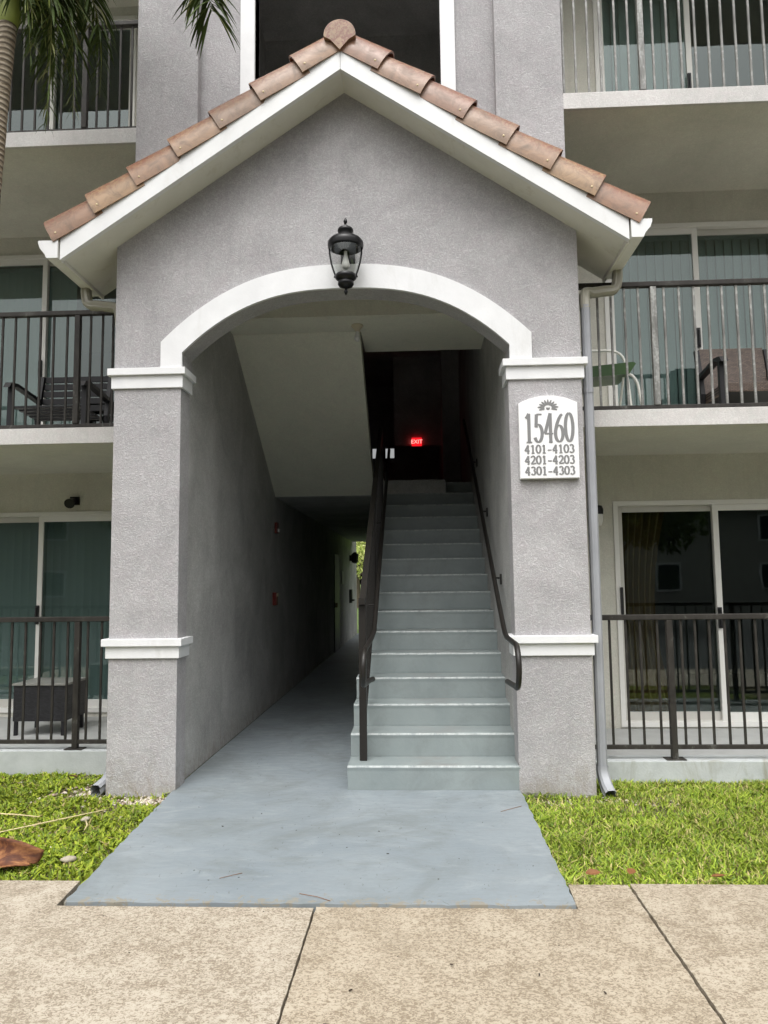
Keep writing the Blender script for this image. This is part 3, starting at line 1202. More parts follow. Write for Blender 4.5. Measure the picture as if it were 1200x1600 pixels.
# ================================================================== RAILINGS
def railing(label, x0, x1, y, zb, zt, bals, posts, mat, foot=None):
    rm = 'rail'
    r_ = thing('balcony_railing', label, 'railing', (0, y, zb), 'metal balcony railings')
    B().box(x0, x1, y - .026, y + .026, zt - .042, zt, .006).done('top_rail', rm, r_)
    B().box(x0, x1, y - .016, y + .016, zb, zb + .032, .004).done('bottom_rail', rm, r_)
    me = None
    for x in bals:
        if me is None:
            o = B().box(-.0085, .0085, -.0085, .0085, 0, zt - .043 - zb - .033, .0015).done('baluster', mat, r_)
            me = o.data
        else:
            o = link('baluster', me, None, r_)
        o.location = (x, y + random.uniform(-.001, .001), zb + .0325)
        o.rotation_euler = (0, R(random.uniform(-.12, .12)), 0)
    for x in posts:
        if foot is not None:
            B().box(x - .0235, x + .0235, y - .0235, y + .0235, foot + .008, zt - .0425, .004).box(x - .075, x + .075, y - .05, y + .05, foot + .0006, foot + .008, .002).done('post', mat, r_)
        else:
            B().box(x - .0235, x + .0235, y - .0235, y + .0235, zb + .0325, zt - .0425, .004).done('post', mat, r_)
    return r_


def spread(known, step, lo, hi, post=None):
    out = list(known)
    x = known[-1] + step
    while x < hi:
        out.append(x)
        x += step
    x = known[0] - step
    while x > lo:
        out.insert(0, x)
        x -= step
    return out


railing('weathered dark railing along the ground-floor porch right of the arch', 1.815, 6.49, YF + .06, .195, 1.222,
        spread([1.907, 2.023, 2.149, 2.26, 2.391, 2.574, 2.679, 2.789, 2.909, 3.023, 3.142], .118, 1.85, 6.45), [2.482, 4.1, 5.7], 'rail', .118)
railing('chalky grey railing of the second-floor balcony on the right', 1.815, 6.49, YF + .05, 2.85, 3.90,
        spread([1.920, 2.027, 2.133, 2.244, 2.355, 2.561, 2.681, 2.797, 2.909, 3.021, 3.136, 3.245], .114, 1.85, 6.45), [2.471, 4.1, 5.7], 'rail_chalky')
railing('pale weathered railing of the third-floor balcony at top right', 1.815, 6.49, YF + .05, 5.515, 6.56,
        spread([1.822, 1.923, 2.029, 2.134, 2.255, 2.365, 2.569, 2.684, 2.799, 2.918, 3.028, 3.136, 3.25, 3.364], .114, 1.9, 6.45), [2.470, 4.1, 5.7], 'rail_chalky')
railing('dark railing along the ground-floor porch left of the arch', -6.49, -1.815, YL + .06, .195, 1.238,
        spread([-2.893, -2.774, -2.649, -2.53, -2.411, -2.239, -2.121, -2.0], .12, -6.45, -1.85), [-2.325, -3.9, -5.5], 'rail', .15)
railing('dark brown railing of the second-floor balcony on the left', -6.49, -1.815, YL + .05, 2.85, 3.885,
        spread([-2.948, -2.835, -2.722, -2.603, -2.485, -2.277, -2.171, -2.076, -1.965], .115, -6.45, -1.85), [-2.389, -3.9, -5.5], 'rail')
railing('dark railing of the third-floor balcony behind the palm at top left', -6.49, -1.815, YL + .05, 5.53, 6.565,
        spread([-3.069, -2.957, -2.84, -2.72, -2.60, -2.48, -2.275, -2.173, -2.068, -1.960], .115, -6.45, -1.85), [-2.383, -3.9, -5.5], 'rail')

# ================================================================== STAIR RAILS
hr = thing('stair_handrail', 'brown round handrail fixed to the right stair wall with a looped end', 'handrail', (1.18, 0, .8), 'stair handrails')


def arc_pts(c, r_, a0, a1, n_, axis_x):
    return [(axis_x, c[0] + r_ * math.cos(a), c[1] + r_ * math.sin(a)) for a in np.linspace(R(a0), R(a1), n_)]


xr = 1.178
path = [(xr, 4.4, 3.66), (xr, 2.472, 2.51), (xr, .50, 1.315), (xr, .22, 1.15), (xr, .12, 1.105), (xr, .02, 1.085), (xr, -.40, 1.078)]
path += arc_pts((-.48, .935), .143, 85, 265, 13, xr)
path += [(xr, -.38, .79), (xr - .006, -.25, .785), (xr - .012, -.05, .775)]
B().tube(path, .019, 12).done('rail_tube', 'handrail', hr, True)
for (yy, zz_) in ((.93, 1.575), (2.05, 2.255), (3.2, 2.945)):
    B().tube([(xr, yy, zz_ - .02), (xr + .005, yy, zz_ - .05), (xr + .055, yy, zz_ - .055)], .008, 8).box(1.236, 1.2496, yy - .03, yy + .03, zz_ - .11, zz_ - .02, .003).done('bracket', 'handrail', hr, True)

gr = thing('stair_guard', 'brown steel guard with square newel post on the left edge of the stairs', 'railing', (.107, .16, RZ))
B().box(.08, .135, .135, .185, RZ + .0006, 1.33, .004).done('post', 'handrail', gr)
SLP = RZ / RUN
L2 = 3.2
top = B().prism([(.10, 1.331), (.10, 1.372), (.19, 1.378), (.19 + L2, 1.378 + L2 * SLP), (.19 + L2, 1.336 + L2 * SLP), (.19, 1.336)], 'x', .084, .132)
top.done('top_rail', 'handrail', gr)
bot = B().prism([(.30, .175 + .30 * SLP + .09), (.30, .175 + .30 * SLP + .12), (.19 + L2, .175 + (.19 + L2) * SLP + .12), (.19 + L2, .175 + (.19 + L2) * SLP + .09)], 'x', .093, .122)
bot.done('bottom_rail', 'handrail', gr)
for i in range(1, 27):
    yy = .185 + i * .118
    B().box(.100, .115, yy - .0075, yy + .0075, .175 + yy * SLP + .10, 1.338 + (yy - .19) * SLP).done('baluster', 'handrail', gr)
for yy in (1.75, 3.33):
    B().box(.085, .13, yy - .02, yy + .02, .175 + yy * SLP - .1, 1.338 + (yy - .19) * SLP).done('post', 'handrail', gr)
hl = thing('stair_handrail', 'brown round handrail on the stair guard beside the newel post', 'handrail', (.18, 0, .8), 'stair handrails')
xl = .185
path = [(xl, 3.9, 3.18), (xl, 2.38, 2.30), (xl, 1.0, 1.50), (xl, .45, 1.17), (xl, .33, 1.115), (xl - .01, .18, 1.075), (xl - .03, -.12, 1.03)]
path += [(xl - .032 - .001 * i, y, z) for i, (_, y, z) in enumerate(arc_pts((-.20, .90), .125, 85, 265, 13, 0))]
path += [(xl - .035, -.10, .775), (xl - .02, .05, .775), (xl, .13, .775)]
B().tube(path, .019, 12).done('rail_tube', 'handrail', hl, True)
for yy in (.75, 2.1, 3.3):
    zz_ = 1.355 + (yy - .75) * .59
    B().tube([(xl, yy, zz_ - .015), (xl - .01, yy, zz_ - .045), (.112, yy, zz_ - .05)], .007, 8).done('bracket', 'handrail', hl, True)

# ================================================================== LANTERN
LC = (.034, -.20, 0.0)
lan = thing('wall_lantern', 'black metal wall lantern with clear glass over the arch', 'lantern', (.034, 0, 3.9))
k_ = .00465


def lz(p):
    return 3.622 + (1340 - p) * .0052 / 10


def lr(p):
    return p * .0049 / 10


cap_prof = [(0.002, lz(198)), (lr(16), lz(210)), (lr(30), lz(240)), (lr(28), lz(262)), (lr(14), lz(285)), (lr(20), lz(296)), (lr(44), lz(320)), (lr(48), lz(345)), (lr(110), lz(356)), (lr(122), lz(380)),
            (lr(120), lz(400)), (lr(108), lz(415)), (lr(108), lz(462)), (lr(150), lz(478)), (lr(235), lz(520)), (lr(270), lz(560)), (lr(275), lz(600)), (lr(268), lz(640)), (lr(240), lz(655)), (lr(232), lz(640)), (lr(225), lz(560)), (lr(100), lz(500)), (.002, lz(498))]
B().lathe(cap_prof, LC, 36).done('cap', 'blackmetal', lan, True)
glass_prof = [(lr(238), lz(640)), (lr(236), lz(720)), (lr(224), lz(800)), (lr(204), lz(890)), (lr(176), lz(980)), (lr(152), lz(1045))]
gb = B()
rings = []
for r_, z_ in glass_prof:
    rings.append([gb.bm.verts.new((LC[0] + r_ * math.cos(2 * math.pi * q / 36), LC[1] + r_ * math.sin(2 * math.pi * q / 36), z_)) for q in range(36)])
for i in range(len(rings) - 1):
    for q in range(36):
        gb.bm.faces.new([rings[i][q], rings[i + 1][q], rings[i + 1][(q + 1) % 36], rings[i][(q + 1) % 36]])
gb.done('glass_shade', 'clearglass', lan, True)
base_prof = [(.002, lz(1042)), (lr(150), lz(1040)), (lr(160), lz(1052)), (lr(165), lz(1080)), (lr(158), lz(1098)), (lr(120), lz(1128)), (lr(110), lz(1136)), (lr(122), lz(1158)), (lr(122), lz(1185)), (lr(100), lz(1215)), (lr(45), lz(1236)), (lr(16), lz(1246)), (lr(14), lz(1256)), (lr(28), lz(1278)), (lr(30), lz(1295)), (lr(16), lz(1325)), (.002, lz(1340))]
B().lathe(base_prof, LC, 30).done('base', 'blackmetal', lan, True)
for q in range(2):
    a = R(180 * q)
    B().tube([(LC[0] + (r_ + .004) * math.cos(a), LC[1] + (r_ + .004) * math.sin(a), z_) for r_, z_ in [(lr(245), lz(630))] + glass_prof + [(lr(164), lz(1080))]], .0065, 6).done('rib', 'blackmetal', lan, True)
bulb_prof = [(.012, lz(690)), (.013, lz(745)), (.015, lz(770)), (.022, lz(820)), (.030, lz(880)), (.030, lz(910)), (.022, lz(945)), (.010, lz(960)), (.001, lz(963))]
B().lathe(bulb_prof, LC, 20).done('bulb', 'whiteplastic', lan, True)
B().lathe([(.018, lz(520)), (.018, lz(692))], LC, 16).done('socket', 'blackmetal', lan, True)
B().box(LC[0] - .055, LC[0] + .055, -.012, -.0005, 3.86, 4.03, .004).tube([(LC[0], -.01, 3.97), (LC[0], -.07, 4.015), (LC[0], -.13, 4.04), (LC[0], -.165, 4.035)], .013, 10).done('bracket_arm', 'blackmetal', lan, True)

# ================================================================== ADDRESS SIGN
sg = thing('address_sign', 'white arched plaque with grey building number on the right pillar', 'sign', (1.52, 0, 2.24))
SX0, SX1, SZ0, SZ1, SZ2 = 1.303, 1.737, 2.245, 2.812, 2.868
pl = [(SX0, SZ0), (SX1, SZ0)]
for t in np.linspace(1, -1, 25):
    pl.append(((SX0 + SX1) / 2 + t * (SX1 - SX0) / 2, SZ1 + (SZ2 - SZ1) * (1 - t * t)))
pb = B().prism(pl, 'y', -.042, -.001)
bmesh.ops.recalc_face_normals(pb.bm, faces=pb.bm.faces[:])
bmesh.ops.bevel(pb.bm, geom=[e for e in pb.bm.edges if abs(e.verts[0].co.y + .042) < 1e-4 and abs(e.verts[1].co.y + .042) < 1e-4], offset=.004, segments=2, affect='EDGES')
pb.done('board', 'signboard', sg)


def ell(cx, cz, rx, rz, a0, a1, n_=20):
    return [(cx + rx * math.cos(R(a)), cz + rz * math.sin(R(a))) for a in np.linspace(a0, a1, n_)]


GL = {
    '0': [ell(.5, .5, .40, .47, 90, 450, 30)],
    '1': [[(.52, .0), (.52, .98)], [(.20, .82), (.36, .88), (.52, .98)], [(.22, .02), (.82, .02)]],
    '2': [ell(.48, .72, .34, .25, 165, -20, 16) + [(.66, .45), (.40, .22), (.14, .04)], [(.12, .04), (.88, .04)], [(.88, .03), (.90, .16)]],
    '3': [ell(.45, .74, .32, .23, 150, -75, 16), ell(.46, .28, .38, .25, 82, -150, 20)],
    '4': [[(.66, .0), (.66, .98)], [(.66, .98), (.06, .30)], [(.06, .30), (.94, .30)], [(.46, .02), (.86, .02)]],
    '5': [[(.26, .95), (.84, .95)], [(.27, .95), (.20, .52)], [(.20, .52)] + ell(.42, .32, .42, .29, 115, -150, 24)],
    '6': [[(.86, .94), (.70, .90), (.48, .78), (.26, .60), (.12, .40), (.10, .28)] + ell(.50, .30, .40, .27, 180, 360, 14) + ell(.50, .30, .40, .27, 0, 175, 14)],
    '-': [[(.12, .36), (.88, .36)]],
}


def glyph(bm, ch, x, z, w_, h_, thick, thin, y):
    for si, stroke in enumerate(GL[ch]):
        y = y - .00025
        P_ = [Vector((x + a * w_, z + b_ * h_)) for a, b_ in stroke]
        nrm = []
        for i in range(len(P_)):
            d = P_[min(i + 1, len(P_) - 1)] - P_[max(i - 1, 0)]
            if d.length < 1e-9:
                d = Vector((1, 0))
            d.normalize()
            ww = thin + (thick - thin) * abs(d.y) ** 1.5
            nrm.append((Vector((-d.y, d.x)) * ww / 2))
        vs = []
        for pi, (p, q) in enumerate(zip(P_, nrm)):
            yy_ = y - .0002 * pi / len(P_)
            vs += [(p.x + q.x, yy_, p.y + q.y), (p.x - q.x, yy_, p.y - q.y)]
        fs = [(2 * i, 2 * i + 1, 2 * i + 3, 2 * i + 2) for i in range(len(P_) - 1)]
        nv = len(vs)
        vs2 = vs + [(a, y + .0025, c) for a, _, c in vs]
        fs2 = list(fs)
        for i in range(len(P_) - 1):
            fs2 += [(2 * i, 2 * i + 2, nv + 2 * i + 2, nv + 2 * i), (2 * i + 1, nv + 2 * i + 1, nv + 2 * i + 3, 2 * i + 3)]
        bm.raw(vs2, fs2)


def line(txt, x0, x1, z, h_, thick, thin, yy):
    bm = B()
    adv = (x1 - x0) / len(txt)
    for i, ch in enumerate(txt):
        glyph(bm, ch, x0 + i * adv + adv * .04, z, adv * .92, h_, thick, thin, yy - .00002 * i)
    return bm


line('15460', 1.337, 1.708, 2.512, .225, .024, .0105, -.0440).done('number', 'signtext', sg)
for i, t in enumerate(('4101-4103', '4201-4203', '4301-4303')):
    line(t, 1.338, 1.706, 2.434 - .081 * i, .062, .0135, .0082, -.0440).done('unit_numbers', 'signtext', sg)
em = B()
ec = Vector((1.520, 2.770))
for i in range(11):
    a = R(180 * (i + .0) / 10)
    d = Vector((math.cos(a) * 1.15, math.sin(a) * .95))
    lp = []
    L_ = .070 if 0 < i < 10 else .058
    nrm_ = Vector((-d.y, d.x)).normalized()
    for t in np.linspace(.38, 1, 8):
        wdt = .0080 * math.sin(math.pi * (.15 + .75 * t) ** 1.2)
        lp.append((ec + d * L_ * t + Vector((0, -.012 * (t * abs(math.cos(a))) ** 2)), wdt))
    vs = []
    for p, wd in lp:
        vs += [(p.x + nrm_.x * wd, -.0442 - i * 1e-5, p.y + nrm_.y * wd), (p.x - nrm_.x * wd, -.0442 - i * 1e-5, p.y - nrm_.y * wd)]
    em.raw(vs, [(2 * q, 2 * q + 1, 2 * q + 3, 2 * q + 2) for q in range(len(lp) - 1)])
em.prism([(ec.x - .016, ec.y + .006), (ec.x + .016, ec.y + .006), (ec.x + .012, ec.y - .006), (ec.x, ec.y - .014), (ec.x - .012, ec.y - .006)], 'y', -.0443, -.0421)
em.done('emblem', 'signtext', sg)

# ================================================================== SMALL FIXTURES
lh = thing('ceiling_lampholder', 'cream porcelain lampholder with bare bulb under the stair landing', 'ceiling light', (-.02, 1.50, 3.99))
B().lathe([(.058, 3.9895), (.060, 3.975), (.045, 3.962), (.030, 3.945), (.022, 3.925)], (-.02, 1.50, 0), 20).done('base', 'porcelain', lh, True)
B().lathe([(.015, 3.926), (.018, 3.905), (.029, 3.870), (.027, 3.845), (.012, 3.828), (.001, 3.826)], (-.02, 1.50, 0), 18).done('bulb', 'whiteplastic', lh, True)

ex_ = thing('exit_sign', 'glowing red exit sign at the head of the stairs', 'sign', (.54, 6.9, 3.85))
B().box(.455, .625, 6.955, 6.999, 3.785, 3.925, .004).done('box', 'exitred', ex_)
fc = bpy.data.curves.new('exit_text', 'FONT')
fc.body = 'EXIT'
fc.size = .095
fc.align_x = 'CENTER'
fc.align_y = 'CENTER'
fc.extrude = .001
fc.materials.append(MT['exitletter'])
fo = bpy.data.objects.new('lettering', fc)
COL.objects.link(fo)
bpy.context.view_layer.update()
me_ = bpy.data.meshes.new_from_object(fo.evaluated_get(bpy.context.evaluated_depsgraph_get()))
bpy.data.objects.remove(fo)
fo = bpy.data.objects.new('lettering', me_)
COL.objects.link(fo)
fo.parent = ex_
fo.matrix_parent_inverse = world_inv(ex_)
fo.location = (.54, 6.952, 3.852)
fo.rotation_euler = (R(90), 0, 0)

sb_ = thing('fire_strobe', 'small red fire alarm strobe high on the passage wall', 'alarm', (-1.28, 3.93, 2.2))
B().box(-1.2898, -1.255, 3.87, 3.99, 2.13, 2.27, .006).done('housing', 'red', sb_)
B().box(-1.254, -1.235, 3.90, 3.96, 2.145, 2.19, .004).done('lens', 'whiteplastic', sb_)
ps = thing('fire_pull_station', 'red fire alarm pull station on the dark passage wall', 'alarm', (-1.28, 3.8, 1.3))
B().box(-1.2898, -1.24, 3.75, 3.86, 1.22, 1.38, .006).done('housing', 'red', ps)
B().box(-1.239, -1.228, 3.77, 3.84, 1.33, 1.37, .003).done('lever', 'porcelain', ps)

pd = thing('unit_door', 'dark recessed apartment door far down the passage', 'door', (-1.28, 11.9, 0))
B().box(-1.2899, -1.268, 10.5, 11.45, .001, 2.1, .004).done('leaf', 'darkdoor', pd)
B().box(-1.267, -1.22, 10.58, 10.63, .95, 1.05, .004).done('handle', 'brass', pd)
pt = tag(B().box(-1.2899, -1.265, 12.1, 12.3, 1.45, 1.75, .004).done('door_plaque', 'whiteplastic'), 'pale plate on the passage wall beside the far door', 'sign')
ms = tag(B().box(-1.2899, -1.22, 14.0, 14.25, .95, 1.3, .004).box(-1.225, -1.16, 14.02, 14.23, 1.0, 1.04).done('meter_box', 'darkdoor'), 'dark box on the bright far end of the passage wall', 'box')
sc_ = thing('wall_sconce', 'small black wall light near the far end of the passage', 'wall light', (-1.28, 14.2, 2.1))
B().lathe([(.03, 2.28), (.10, 2.22), (.09, 2.02), (.03, 1.98)], (-1.15, 14.2, 0), 12).done('shade', 'blackmetal', sc_, True)
B().box(-1.2899, -1.2, 14.15, 14.25, 2.05, 2.2, .005).done('back_plate', 'blackmetal', sc_)

wl = thing('wall_sconce', 'small black wall light beside the right ground-floor glass door', 'wall light', (2.275, WR, 2.1))
B().box(2.225, 2.325, WR - .02, WR - .0005, 2.02, 2.2, .005).done('back_plate', 'blackmetal', wl)
B().lathe([(.01, 2.215), (.045, 2.205), (.058, 2.17), (.055, 2.125)], (2.275, WR - .075, 0), 18).done('cap', 'blackmetal', wl, True)
B().lathe([(.050, 2.124), (.048, 2.06), (.035, 2.015), (.005, 2.01)], (2.275, WR - .075, 0), 18).done('glass_shade', 'whiteplastic', wl, True)
fl = thing('flood_light', 'small black flood light above the left ground-floor glass door', 'wall light', (-3.15, WL, 2.39))
B().box(-3.20, -3.10, WL - .03, WL - .0005, 2.36, 2.45, .005).tube([(-3.15, WL - .02, 2.41), (-3.15, WL - .10, 2.39), (-3.14, WL - .16, 2.36)], [.02, .035, .055], 14).done('lamp_head', 'blackmetal', fl, True)

# ================================================================== BLINDS AND CURTAINS
def blinds(label, x0, x1, y, z0, z1, mat='blind', step=.088, turn=18):
    t_ = thing('vertical_blind', label, 'blind', ((x0 + x1) / 2, y, z0), 'blinds behind the glass doors')
    B().box(x0, x1, y - .02, y + .02, z1, z1 + .04).done('head_rail', mat, t_)
    me = None
    x = x0 + step / 2
    while x < x1:
        if me is None:
            vs, fs = [], []
            for i, u_ in enumerate(np.linspace(-.046, .046, 5)):
                q = .006 * math.cos(u_ / .046 * math.pi / 2)
                vs += [(u_, q, 0), (u_, q, z1 - z0)]
            fs = [(2 * i, 2 * i + 2, 2 * i + 3, 2 * i + 1) for i in range(4)]
            o = B().raw(vs, fs).done('slat', mat, t_, True)
            me = o.data
        else:
            o = link('slat', me, None, t_)
        o.location = (x, y, z0)
        o.rotation_euler = (0, 0, R(turn + random.uniform(-5, 5)))
        x += step


blinds('pale vertical blind behind the left ground-floor glass door', -4.45, -2.62, WL + .22, .20, 2.22)
blinds('pale vertical blind behind the left second-floor glass door', -4.45, -3.30, WL + .22, 2.9, 5.08)
blinds('pale vertical blind behind the right second-floor glass door', 2.50, 4.30, WR + .22, 2.9, 4.98)
blinds('pale vertical blind behind the right third-floor glass door', 2.50, 3.35, WR + .22, 5.58, 7.66)


def curtain(label, x0, x1, y, z0, z1, tie=False):
    vs, fs = [], []
    n_, m_ = 60, 14
    for j in range(m_ + 1):
        t = j / m_
        for i in range(n_ + 1):
            u_ = i / n_
            w_ = 1.0 - (.28 * math.sin(math.pi * min(1, t * 1.05)) if tie else 0)
            x = x0 + (x1 - x0) * u_ * w_
            vs.append((x, y + .035 * math.sin(u_ * 42) + .01 * math.sin(u_ * 13 + t * 3), z0 + (z1 - z0) * (1 - t)))
    for j in range(m_):
        for i in range(n_):
            a = j * (n_ + 1) + i
            fs.append((a, a + 1, a + n_ + 2, a + n_ + 1))
    o = B().raw(vs, fs).done('curtain', 'curtain', None, True)
    return tag(o, label, 'curtain')


curtain('brown curtain gathered inside the right ground-floor glass door', 2.50, 3.0, WR + .2, .16, 2.2, True)

# ================================================================== BALCONY FURNITURE
# black wicker side table, left porch
wt = thing('side_table', 'black wicker side table with pale top on the left porch', 'table', (-2.97, 1.45, .125))
tx0, tx1, ty0, ty1, fz = -3.235, -2.72, 1.30, 1.75, .1255
B().box(tx0, tx1, ty0, ty1, fz + .455, fz + .475, .005).done('table_top', 'tabletop', wt)
for a in (0, 1):
    for c in (0, 1):
        xx = tx0 + .02 if a == 0 else tx1 - .05
        yy = ty0 + .02 if c == 0 else ty1 - .05
        B().box(xx, xx + .03, yy, yy + .03, fz, fz + .454, .003).done('leg', 'darkwood', wt)
B().box(tx0 + .012, tx1 - .012, ty0 + .012, ty1 - .012, fz + .13, fz + .4545, .006).done('woven_body', 'wicker_black', wt)


def armchair(label, x0, x1, y0, y1, z, wicker, name='patio_chair', frame='darkwood', slats=False):
    c_ = thing(name, label, 'chair', ((x0 + x1) / 2, (y0 + y1) / 2, z))
    sh, ah, bh = .36, .58, .80
    for xx in (x0, x1 - .045):
        B().prism([(y0, z), (y0 + .05, z), (y0 + .055, z + ah - .03), (y0 + .01, z + ah)], 'x', xx, xx + .045).done('leg', frame, c_)
        B().prism([(y1 - .02, z), (y1 + .03, z), (y1 - .03, z + sh), (y1 + .06, z + bh), (y1 + .02, z + bh), (y1 - .08, z + sh)], 'x', xx + .002, xx + .043).done('leg', frame, c_)
        B().prism([(y0 - .06, z + ah - .06), (y0 - .02, z + ah - .005), (y0 + .1, z + ah + .012), (y1 - .02, z + ah - .04), (y1 - .02, z + ah - .075), (y0 + .1, z + ah - .018)], 'x', xx - .008, xx + .053).done('armrest', frame, c_)
    if slats:
        for i in range(5):
            yy = y0 + .03 + i * (y1 - y0 - .1) / 5
            B().box(x0 + .046, x1 - .046, yy, yy + .07, z + sh - .02 - i * .008, z + sh - i * .008, .003).done('seat_slat', frame, c_)
        for i in range(5):
            zz_ = z + sh + .06 + i * .08
            B().box(x0 + .046, x1 - .046, y1 - .03 + i * .018, y1 - .01 + i * .018, zz_, zz_ + .06, .003).done('back_slat', frame, c_)
    else:
        B().box(x0 + .046, x1 - .046, y0 + .02, y1 - .02, z + sh - .09, z + sh, .012).done('seat', wicker, c_)
        B().prism([(y1 - .06, z + sh + .0005), (y1 - .01, z + sh + .0005), (y1 + .09, z + bh + .01), (y1 + .04, z + bh + .02)], 'x', x0 + .0465, x1 - .0465).done('backrest', wicker, c_)
    return c_


armchair('brown wicker armchair on the right second-floor balcony', 3.18, 3.86, .92, 1.45, 2.8385, 'wicker_brown', 'wicker_armchair')
armchair('dark slatted patio armchair on the left second-floor balcony', -3.32, -2.56, 1.20, 1.78, 2.8385, None, 'patio_armchair', 'darkwood', True)

gs = thing('tube_chair', 'white tubular folding chair with green seat on the right second-floor balcony', 'chair', (2.2, 1.05, 2.84))
zb = 2.8385
for yy, top_ in ((1.28, .765), (.92, .46)):
    pts_ = [(1.915, yy, zb)] + bez((1.93, yy, zb + top_ - .16), (1.935, yy, zb + top_), (1.99, yy, zb + top_), (2.08, yy, zb + top_), 8) + bez((2.30, yy, zb + top_), (2.44, yy, zb + top_), (2.475, yy, zb + top_ - .06), (2.485, yy, zb + top_ - .2), 8) + [(2.53, yy, zb)]
    B().tube(pts_, .0125, 8).done('frame_tube', 'whitetube', gs, True)
B().prism([(1.93, zb + .405), (2.40, zb + .44), (2.46, zb + .53), (2.44, zb + .545), (1.93, zb + .50)], 'y', .90, 1.27).done('seat', 'greenseat', gs)
for a, b_ in (((2.02, .95, zb), (2.02, 1.22, zb + .41)), ((2.36, .95, zb + .42), (2.36, 1.22, zb)), ((2.02, 1.25, zb), (2.02, .98, zb + .41))):
    B().tube([a, b_], .010, 8).done('leg', 'whitetube', gs, True)

# ================================================================== LAWN
def grass(name, label, x0, x1, y0, y1, n_, hmin, hmax, wmin, wmax, pal, wts, flat, mask=None, z=-.05):
    X = rng.uniform(x0, x1, n_)
    Y = rng.uniform(y0, y1, n_)
    if mask is not None:
        kk = mask(X, Y)
        X, Y = X[kk], Y[kk]
    n_ = len(X)
    az = rng.uniform(0, 2 * np.pi, n_)
    h = rng.uniform(hmin, hmax, n_) * (.75 + .5 * np.abs(np.sin(X * 5.3 + Y * 3.1) * np.cos(Y * 6.1 - X * 2.4)))
    lean = rng.uniform(.1, flat, n_) * h
    wd = rng.uniform(wmin, wmax, n_)
    dx, dy = np.cos(az), np.sin(az)
    px, py = -dy, dx
    tw = rng.uniform(-.6, .6, n_)
    px2, py2 = px * np.cos(tw) - py * np.sin(tw), px * np.sin(tw) + py * np.cos(tw)
    zb_ = np.full(n_, z)
    P = lambda u_, v_, zz_: np.stack([u_, v_, zz_], 1)
    b0 = P(X - px * wd * .5, Y - py * wd * .5, zb_)
    b1 = P(X + px * wd * .5, Y + py * wd * .5, zb_)
    m0 = P(X + dx * lean * .38 - px2 * wd * .55, Y + dy * lean * .38 - py2 * wd * .55, zb_ + h * .62)
    m1 = P(X + dx * lean * .38 + px2 * wd * .55, Y + dy * lean * .38 + py2 * wd * .55, zb_ + h * .62)
    t0 = P(X + dx * lean - px2 * wd * .1, Y + dy * lean - py2 * wd * .1, zb_ + h)
    t1 = P(X + dx * lean + px2 * wd * .1, Y + dy * lean + py2 * wd * .1, zb_ + h)
    V = np.stack([b0, b1, m1, m0, t1, t0], 1).reshape(-1, 3)
    i0 = np.arange(n_) * 6
    F = np.concatenate([np.stack([i0, i0 + 1, i0 + 2, i0 + 3], 1), np.stack([i0 + 3, i0 + 2, i0 + 4, i0 + 5], 1)])
    pal = np.array(pal)
    patch = .5 + .5 * np.sin(X * 2.1 + 1.3 * np.sin(Y * 2.7)) * np.cos(Y * 3.3 + X)
    ci = rng.choice(len(pal), n_, p=wts)
    c = pal[ci] * rng.uniform(.75, 1.25, (n_, 1)) * (.85 + .3 * patch[:, None])
    T = np.repeat(c, 6, 0)
    o = soup(name, V, F, T, 'blade')
    return tag(o, label, 'grass', kind='stuff')


def right_mask(X, Y):
    bare = (np.abs(Y + .12) < .10 + .05 * np.sin(X * 9)) & (X < 2.3)
    bare |= ((X - 2.05) ** 2 + (Y + .35) ** 2 * 3 < .05)
    edge = X > 1.236 - .03 * (Y + 1.6) * 0
    return edge & (~bare | (rng.uniform(0, 1, len(X)) < .35))


grass('lawn_grass', 'bright green coarse grass on the lawn right of the walkway', 1.235, 4.8, -1.65, YF - .01, 62000, .018, .046, .004, .010,
      [(.20, .29, .030), (.27, .36, .035), (.35, .42, .06), (.13, .21, .035), (.44, .37, .16)], [.27, .28, .20, .11, .14], 2.1, right_mask)


def left_mask(X, Y):
    u_ = rng.uniform(0, 1, len(X))
    pebb = ((X + 1.45) ** 2 * 2 + (Y + .13) ** 2 * 7 < .09) | ((X + 2.0) ** 2 + (Y - .1) ** 2 * 2 < .07)
    lim = -1.205 - .045 * np.clip((Y + 1.05) / .9, 0, 1)
    thin = .5 + .5 * np.sin(X * 7 + 2 * np.sin(Y * 5)) * np.cos(Y * 8 + 2 * X)
    return (X < lim) & (~pebb | (u_ < .12)) & (u_ < .35 + .75 * thin) & ((np.abs(X + XO - .26) > .30) | (Y < -.02) | (Y > .25))


grass('ground_cover', 'yellow-green clover and weeds on the lawn left of the walkway', -5.0, -1.22, -1.64, YL - .01, 52000, .014, .036, .009, .020,
      [(.21, .29, .025), (.30, .38, .03), (.36, .42, .04), (.15, .22, .03), (.38, .31, .13)], [.28, .32, .22, .12, .06], 2.2, left_mask)
grass('lawn_tuft', 'thin grass blades among the clover on the left lawn', -5.0, -1.22, -1.64, YL - .01, 5000, .03, .065, .003, .006,
      [(.17, .27, .04), (.25, .33, .06), (.38, .33, .15)], [.5, .35, .15], 1.6, left_mask)


